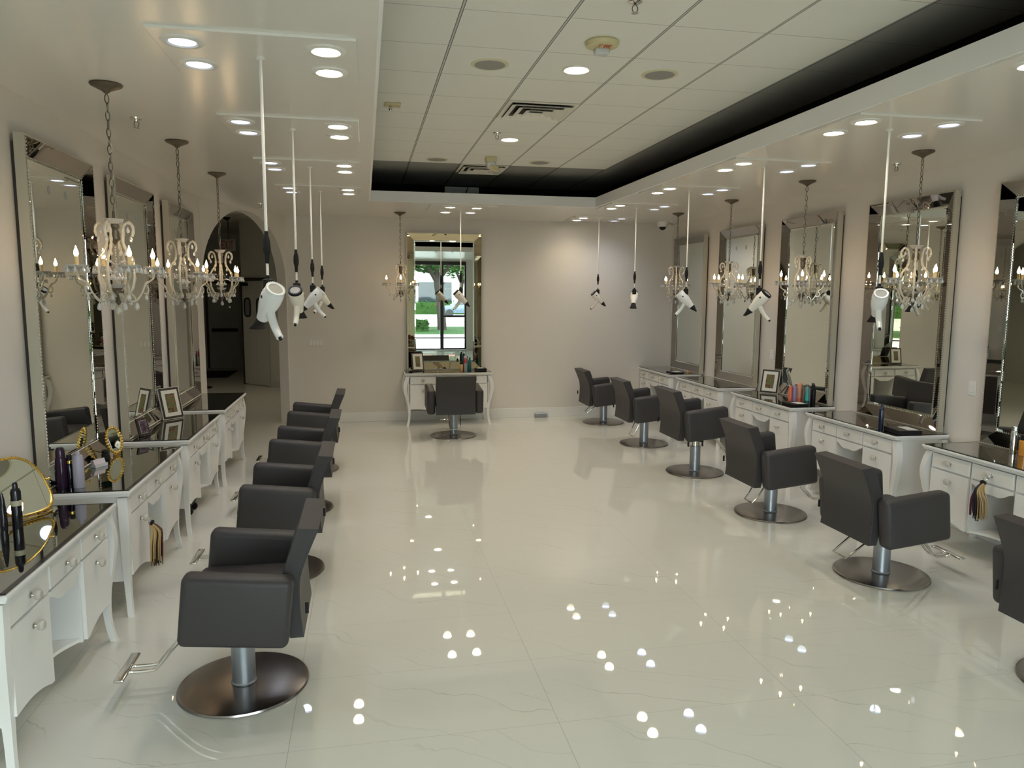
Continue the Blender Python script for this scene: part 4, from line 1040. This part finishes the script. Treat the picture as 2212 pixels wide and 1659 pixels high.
# --- right tables
trm = thing('tray', 'thin black tray with white card on the table closest to rear right corner', 'tray', (4.66, 10.62, ZG))
bm = new(); box(bm, -.10, .10, -.11, .11, 0, .012, .003, 1); obj('tray_body', bm, MT['dark'], trm)
bm = new(); box(bm, -.03, .08, -.08, .08, .0125, .015); obj('card', bm, MT['paper'], trm)
bottle('wooden_pot', 'tiny brown pot beside the thin black tray', 'pot', (4.86, 10.58, ZG), cyl(.022, .022), 'amber')
picture('picture_frame', 'silver and black framed picture with wide mat on the table with coloured bottles', (4.80, 8.16, ZG), R_(-54), .23, .295, 'frame_dark', .038, 'photo', 14, 'frame_silver', .026)
BX_ = [('coral', 'coral red bottle, leftmost of the row on the right table', (4.66, 7.46), .022, .165, 'coral', cap(.019, .163, .185)),
       ('purple', 'violet bottle next to the coral one on the right table', (4.71, 7.46), .023, .165, 'lavender', cap(.018, .163, .185)),
       ('peach', 'tall peach tube standing head down among the coloured bottles', (4.775, 7.465), .029, .215, 'peach', cap(.030, .0, .05)),
       ('green', 'black bottle with yellow foot right of the peach tube', (4.81, 7.42), .020, .15, 'black_gloss', cap(.021, 0.0, .02)),
       ('bronze', 'small bronze bottle in the row of coloured bottles', (4.765, 7.37), .015, .165, 'bronze_plastic', cap(.012, .163, .20)),
       ('lavender', 'lavender grey bottle left of the teal tube', (4.80, 7.36), .024, .185, 'lavender_grey', cap(.017, .183, .21))]
capms = ['coral', 'lavender', 'coral', 'yellow_tag', 'bronze_plastic', 'bronze_plastic']
for (nm, lb, (x, y), r, h, mt_, cp_), cm_ in zip(BX_, capms):
    bottle('product_bottle', lb, 'bottle', (x, y, ZG), cyl(r, h), mt_, cp_, cm_, 'styling products on the right table')
bottle('product_tube', 'tapered bright teal tube with dark cap among the coloured bottles', 'bottle', (4.765, 7.30, ZG), [(0, .04), (.024, .04), (.024, .06), (.012, .16), (.004, .205), (0, .206)], 'teal', cap(.024, 0, .042), 'deep_teal', 'styling products on the right table')
bottle('product_bottle', 'tall black bottle, rightmost of the coloured row', 'bottle', (4.845, 7.31, ZG), cyl(.026, .175), 'black_gloss', cap(.016, .173, .215), 'dark', 'styling products on the right table')
bottle('product_bottle', 'second black bottle just behind the rightmost black one', 'bottle', (4.875, 7.37, ZG), cyl(.024, .19), 'black_gloss', cap(.015, .188, .225), 'bronze_plastic', 'styling products on the right table')
bk = thing('booklet', 'black folder with white paper in front of the coloured bottles', 'booklet', (4.60, 7.27, ZG), R_(4))
bm = new(); box(bm, -.085, .085, -.115, .115, 0, .022, .002, 1); obj('cover', bm, MT['dark'], bk)
bm = new(); box(bm, -.02, .08, -.09, .05, .0222, .024); obj('paper', bm, MT['paper'], bk)
bottle('spray_bottle', 'tall slim navy bottle on the table before the mirror reflecting a dressing table', 'bottle', (4.515, 5.775, ZG), cyl(.021, .20, .02), 'navy', [(0, .195), (.012, .195), (.011, .222), (.006, .234), (0, .234)], 'navy')
bx = thing('storage_box', 'flat black box with white card lying on top, right of the navy bottle', 'box', (4.615, 5.62, ZG), R_(-8))
bm = new(); box(bm, -.10, .10, -.13, .13, 0, .038, .003, 1); obj('box_body', bm, MT['dark'], bx)
bm = new(); box(bm, -.01, .08, -.10, .07, .0385, .041); obj('card', bm, MT['paper'], bx)
bottle('silver_can', 'tall slim silver can on the table at the right edge of the photo', 'bottle', (4.84, 4.71, ZG), cyl(.022, .18), 'silver_tube', cap(.019, .178, .215), 'silver_tube')
bottle('amber_bottle', 'orange bottle with black cap at the right edge of the photo', 'bottle', (4.865, 4.64, ZG), cyl(.034, .12), 'amber', cap(.028, .118, .155))
# --- rear table
picture('picture_frame', 'dark framed picture with pale mat standing on the rear table', (.795, 11.40, ZG), R_(14), .19, .28, 'frame_dark', .038, 'photo', 14, None, .020)
bottle('gold_bottle', 'small golden bottle with black cap on the rear table', 'bottle', (1.452, 11.34, ZG), cyl(.024, .10), 'gold_liquid', cap(.016, .098, .145))
bottle('spray_can', 'tall grey spray can with red label on the rear table', 'bottle', (1.515, 11.34, ZG), cyl(.027, .225), 'grey_can', cap(.014, .223, .245), 'grey_can', band=[(.0273, .115), (.0278, .12), (.0278, .185), (.0273, .19)], bandm='redlabel')
bottle('teal_bottle', 'dark teal bottle right of the grey can on the rear table', 'bottle', (1.585, 11.35, ZG), cyl(.024, .165), 'deep_teal', cap(.014, .163, .205), 'deep_teal')
bottle('teal_bottle', 'slim teal bottle behind the grey can on the rear table', 'bottle', (1.555, 11.43, ZG), cyl(.020, .19), 'teal', cap(.014, .188, .22), 'deep_teal')
bottle('blue_bottle', 'tall dark blue bottle half hidden behind the grey can', 'bottle', (1.50, 11.43, ZG), cyl(.022, .225), 'deep_teal', cap(.015, .223, .26), 'navy')
bx = thing('storage_box', 'flat black box at right end of the rear table', 'box', (1.74, 11.26, ZG))
bm = new(); box(bm, -.085, .085, -.07, .07, 0, .045, .003, 1); obj('box_body', bm, MT['dark'], bx)
bm = new(); box(bm, -.05, .04, -.05, .05, .0455, .048); obj('card', bm, MT['paper'], bx)

# --- hair swatches hanging from drawer knobs
def swatches(label, loc, rz, cols, tagm):
    t = thing('hair_swatches', label, 'hair samples', loc, rz)
    n = len(cols)
    bm = new(); tube(bm, [(.016 * math.cos(a), 0, -.004 + .022 * math.sin(a)) for a in [2 * PI * k / 16 for k in range(16)]], .0025, 5, closed=True); obj('ring', bm, MT['chrome'], t, True)
    for i, c in enumerate(cols):
        u = (i + .5) / n - .5
        bm = new()
        for s in range(9):
            w = (s / 8 - .5)
            x0 = u * .03; x1 = u * .115 + w * .034; L = .30 - .09 * abs(u) + random.uniform(-.02, .02)
            yy = -.012 - .055 * random.random()
            tube(bm, smooth_pts([(x0, -.004, -.02), (x0 * 1.6, yy, -.07), (x1, yy, -.16), (x1 * 1.05, yy + .003, -L)], 3), lambda q: .0066 * (1 - .55 * q), 5)
        obj('hair_lock', bm, MT[c], t, True)
    bm = new(); tube(bm, smooth_pts([(-.020, -.012, -.03), (-.010, -.018, -.014), (.010, -.018, -.014), (.020, -.012, -.03)], 3), .010, 6); obj('tie', bm, MT['dark'], t, True)
    bm = new()
    if tagm == 'pink_tag': prism(bm, [(.018 + .026 * math.cos(a), -.085 + .045 * math.sin(a)) for a in [2 * PI * k / 18 for k in range(18)]], -.030, -.026, 'y')
    else:
        for x in (-.028, .006): box(bm, x, x + .022, -.028, -.022, -.085, -.045)
    obj('tag', bm, MT[tagm], t)
swatches('hair swatches with pink tag hanging from a knob of second left table', (-1.383, 4.99, .540), PI / 2, ['hair_blonde', 'hair_brown', 'hair_dark', 'hair_brown', 'hair_red', 'hair_plum'], 'pink_tag')
swatches('dark and blonde hair swatches hanging from middle knob of rightmost table', (4.418, 4.51, .672), -PI / 2, ['hair_red', 'hair_navy', 'hair_dark', 'hair_dark', 'hair_blonde', 'hair_blonde'], 'yellow_tag')
# trolley wheels under the third left table
tb = thing('rolling_stand', 'dark stand with black castor wheels tucked under the third left table', 'stand', (-1.66, 7.0, 0), 0)
bm = new(); box(bm, -.10, .10, -.12, .12, .075, .19, .01, 2); obj('stand_body', bm, MT['dark'], tb)
for x in (-.08, .08):
    for y in (-.09, .09):
        bm = new(); lathe(bm, [(0, -.014), (.030, -.014), (.036, -.008), (.036, .008), (.030, .014), (0, .014)], 20, tr(x, y, .036) @ rot('X', PI / 2)); box(bm, x - .012, x + .012, y - .006, y + .006, .04, .08); obj('castor', bm, MT['dark'], tb, True)

# ------------------------------------------------------------------ wall plates
def switch_plate(label, loc, rz, n, w):
    t = thing('light_switch', label, 'switch', loc, rz)
    bm = new(); box(bm, -w / 2, w / 2, -.006, 0, -.06, .06, .003, 2); obj('plate', bm, MT['wall'] if n > 1 else MT['trim'], t)
    for i in range(n):
        x = -w / 2 + w * (i + .5) / n
        bm = new(); box(bm, x - .017, x + .017, -.010, -.006, -.034, .034, .002, 1); obj('rocker', bm, MT['trim'], t)
switch_plate('white four-gang light switch on the rear wall right of the arch', (-.734, YR, 1.235), 0, 4, .205)
switch_plate('white single light switch on the right wall between the two nearest mirrors', (XR, 5.307, 1.23), -PI / 2, 1, .085)
switch_plate('faint white switch on the right wall between the rear mirrors', (XR, 8.452, 1.255), -PI / 2, 1, .085)
fo = thing('floor_outlet', 'small silver outlet box on the baseboard of the rear wall', 'outlet', (2.785, YR - .016, .035))
bm = new(); box(bm, -.105, .105, -.03, 0, -.03, .03, .004, 1); obj('cover', bm, MT['column'], fo)
bm = new(); box(bm, -.07, -.02, -.034, -.03, -.015, .015); box(bm, .02, .07, -.034, -.03, -.015, .015); obj('socket', bm, MT['greymesh'], fo)

# ------------------------------------------------------------------ the street behind the camera, seen in the rear mirror
def strip(name, x0, x1, y0, y1, z, mat, label, cat):
    bm = new(); box(bm, x0, x1, y0, y1, z - .05, z); o = obj(name, bm, MT[mat]); o['kind'] = 'structure'; return o
strip('floor_paving', -30, 40, -13.0, YF, -.01, 'paving', '', '')
strip('floor_lawn', -30, 40, -21, -13.0, .0, 'grass', '', '')
strip('floor_road', -30, 40, -47, -21, -.03, 'asphalt', '', '')
strip('floor_far_lawn', -30, 40, -90, -47, .0, 'grass', '', '')
def tree(label, x, y, h, r, n, seed, lean=0.0):
    rnd = random.Random(seed)
    t = thing('street_tree', label, 'tree', (x, y, -.02))
    bm = new(); tube(bm, smooth_pts([(0, 0, 0), (lean * .3, 0, h * .2), (lean, 0, h * .42), (lean * 1.2, .2, h * .62)], 4), lambda s: .26 - .12 * s, 10)
    for a in (0.4, 2.4, 4.2): tube(bm, smooth_pts([(lean * .9, 0, h * .36), (lean + .9 * math.cos(a), .9 * math.sin(a), h * .52), (lean + 1.7 * math.cos(a), 1.7 * math.sin(a), h * .70)], 4), lambda s: .14 - .09 * s, 8)
    obj('trunk', bm, MT['bark'], t, True)
    bm = new()
    for _ in range(n):
        while True:
            p = Vector((rnd.uniform(-1, 1), rnd.uniform(-1, 1), rnd.uniform(-1, 1)))
            if p.length < 1: break
        p = Vector((p.x * r + lean, p.y * r, h * .72 + p.z * h * .30))
        s = rnd.uniform(.14, .30); q = Matrix.Translation(p) @ rot('Z', rnd.uniform(0, 6.28)) @ rot('X', rnd.uniform(0, 3.1))
        vs = [bm.verts.new(q @ Vector(v)) for v in ((-s, 0, 0), (0, -s * .5, .03), (s, 0, 0), (0, s * .5, .03))]
        bm.faces.new(vs)
    obj('foliage', bm, MT['leaf'], t)
tree('leafy street tree on the lawn reflected in the rear mirror', 4.15, -17.5, 7.2, 3.6, 2600, 3, -.3)
tree('second street tree farther left, reflected in the rear mirror', -3.4, -19.5, 7.5, 3.6, 2000, 5, .3)
tree('street tree beyond the road reflected in the rear mirror', 9.5, -52, 8.0, 4.2, 1500, 9, .2)
def hedge(label, x0, x1, y, h, n, seed):
    rnd = random.Random(seed); bm = new()
    box(bm, x0, x1, y - .5, y + .5, 0, h * .85)
    for _ in range(n):
        p = Vector((rnd.uniform(x0, x1), y + rnd.uniform(-.6, .7), rnd.uniform(.05, h))); s = rnd.uniform(.07, .15)
        q = Matrix.Translation(p) @ rot('Z', rnd.uniform(0, 6.28)) @ rot('X', rnd.uniform(0, 3.1))
        bm.faces.new([bm.verts.new(q @ Vector(v)) for v in ((-s, 0, 0), (0, -s * .5, .02), (s, 0, 0), (0, s * .5, .02))])
    return tag(obj('hedge', bm, MT['leaf']), label, 'hedge')
hedge('clipped hedge beyond the road reflected in the rear mirror', -2, 22, -49, 1.25, 2600, 4)
hedge('low shrubs on the lawn reflected in the rear mirror', 2.3, 3.3, -16.6, .55, 400, 6)
b = thing('shop_building', 'white shop building with red roof across the street, seen in the rear mirror', 'building', (0, -62, 0))
bm = new(); box(bm, -14, 30, -6, 0, 0, 5.2); obj('wall', bm, MT['stucco'], b)
bm = new(); prism(bm, [(.8, 5.0), (-6.5, 5.0), (-2.8, 7.4)], -14.5, 30.5, 'x'); obj('roof', bm, MT['roof'], b)
for k in range(7):
    bm = new(); box(bm, -12 + k * 6, -8.2 + k * 6, -.02, .06, .8, 3.2); obj('window', bm, MT['tint'], b)
car = thing('car', 'dark blue car on the road reflected in the rear mirror', 'car', (8.4, -40, -.03))
bm = new(); prism(bm, [(-2.2, .35), (-2.25, .75), (-1.9, .95), (-1.2, 1.0), (-.6, 1.42), (.75, 1.44), (1.5, 1.02), (2.15, .92), (2.25, .6), (2.2, .35)], -.85, .85, 'y'); obj('body', bm, MT['carpaint'], car)
bm = new(); prism(bm, [(-1.05, 1.02), (-.52, 1.36), (.70, 1.38), (1.3, 1.04)], -.86, .86, 'y'); obj('window_band', bm, MT['tint'], car)
for x in (-1.4, 1.4):
    for y in (-.8, .8):
        bm = new(); lathe(bm, [(0, -.1), (.32, -.1), (.34, 0), (.32, .1), (0, .1)], 20, tr(x, y, .34) @ rot('X', PI / 2)); obj('wheel', bm, MT['tyre'], car, True)
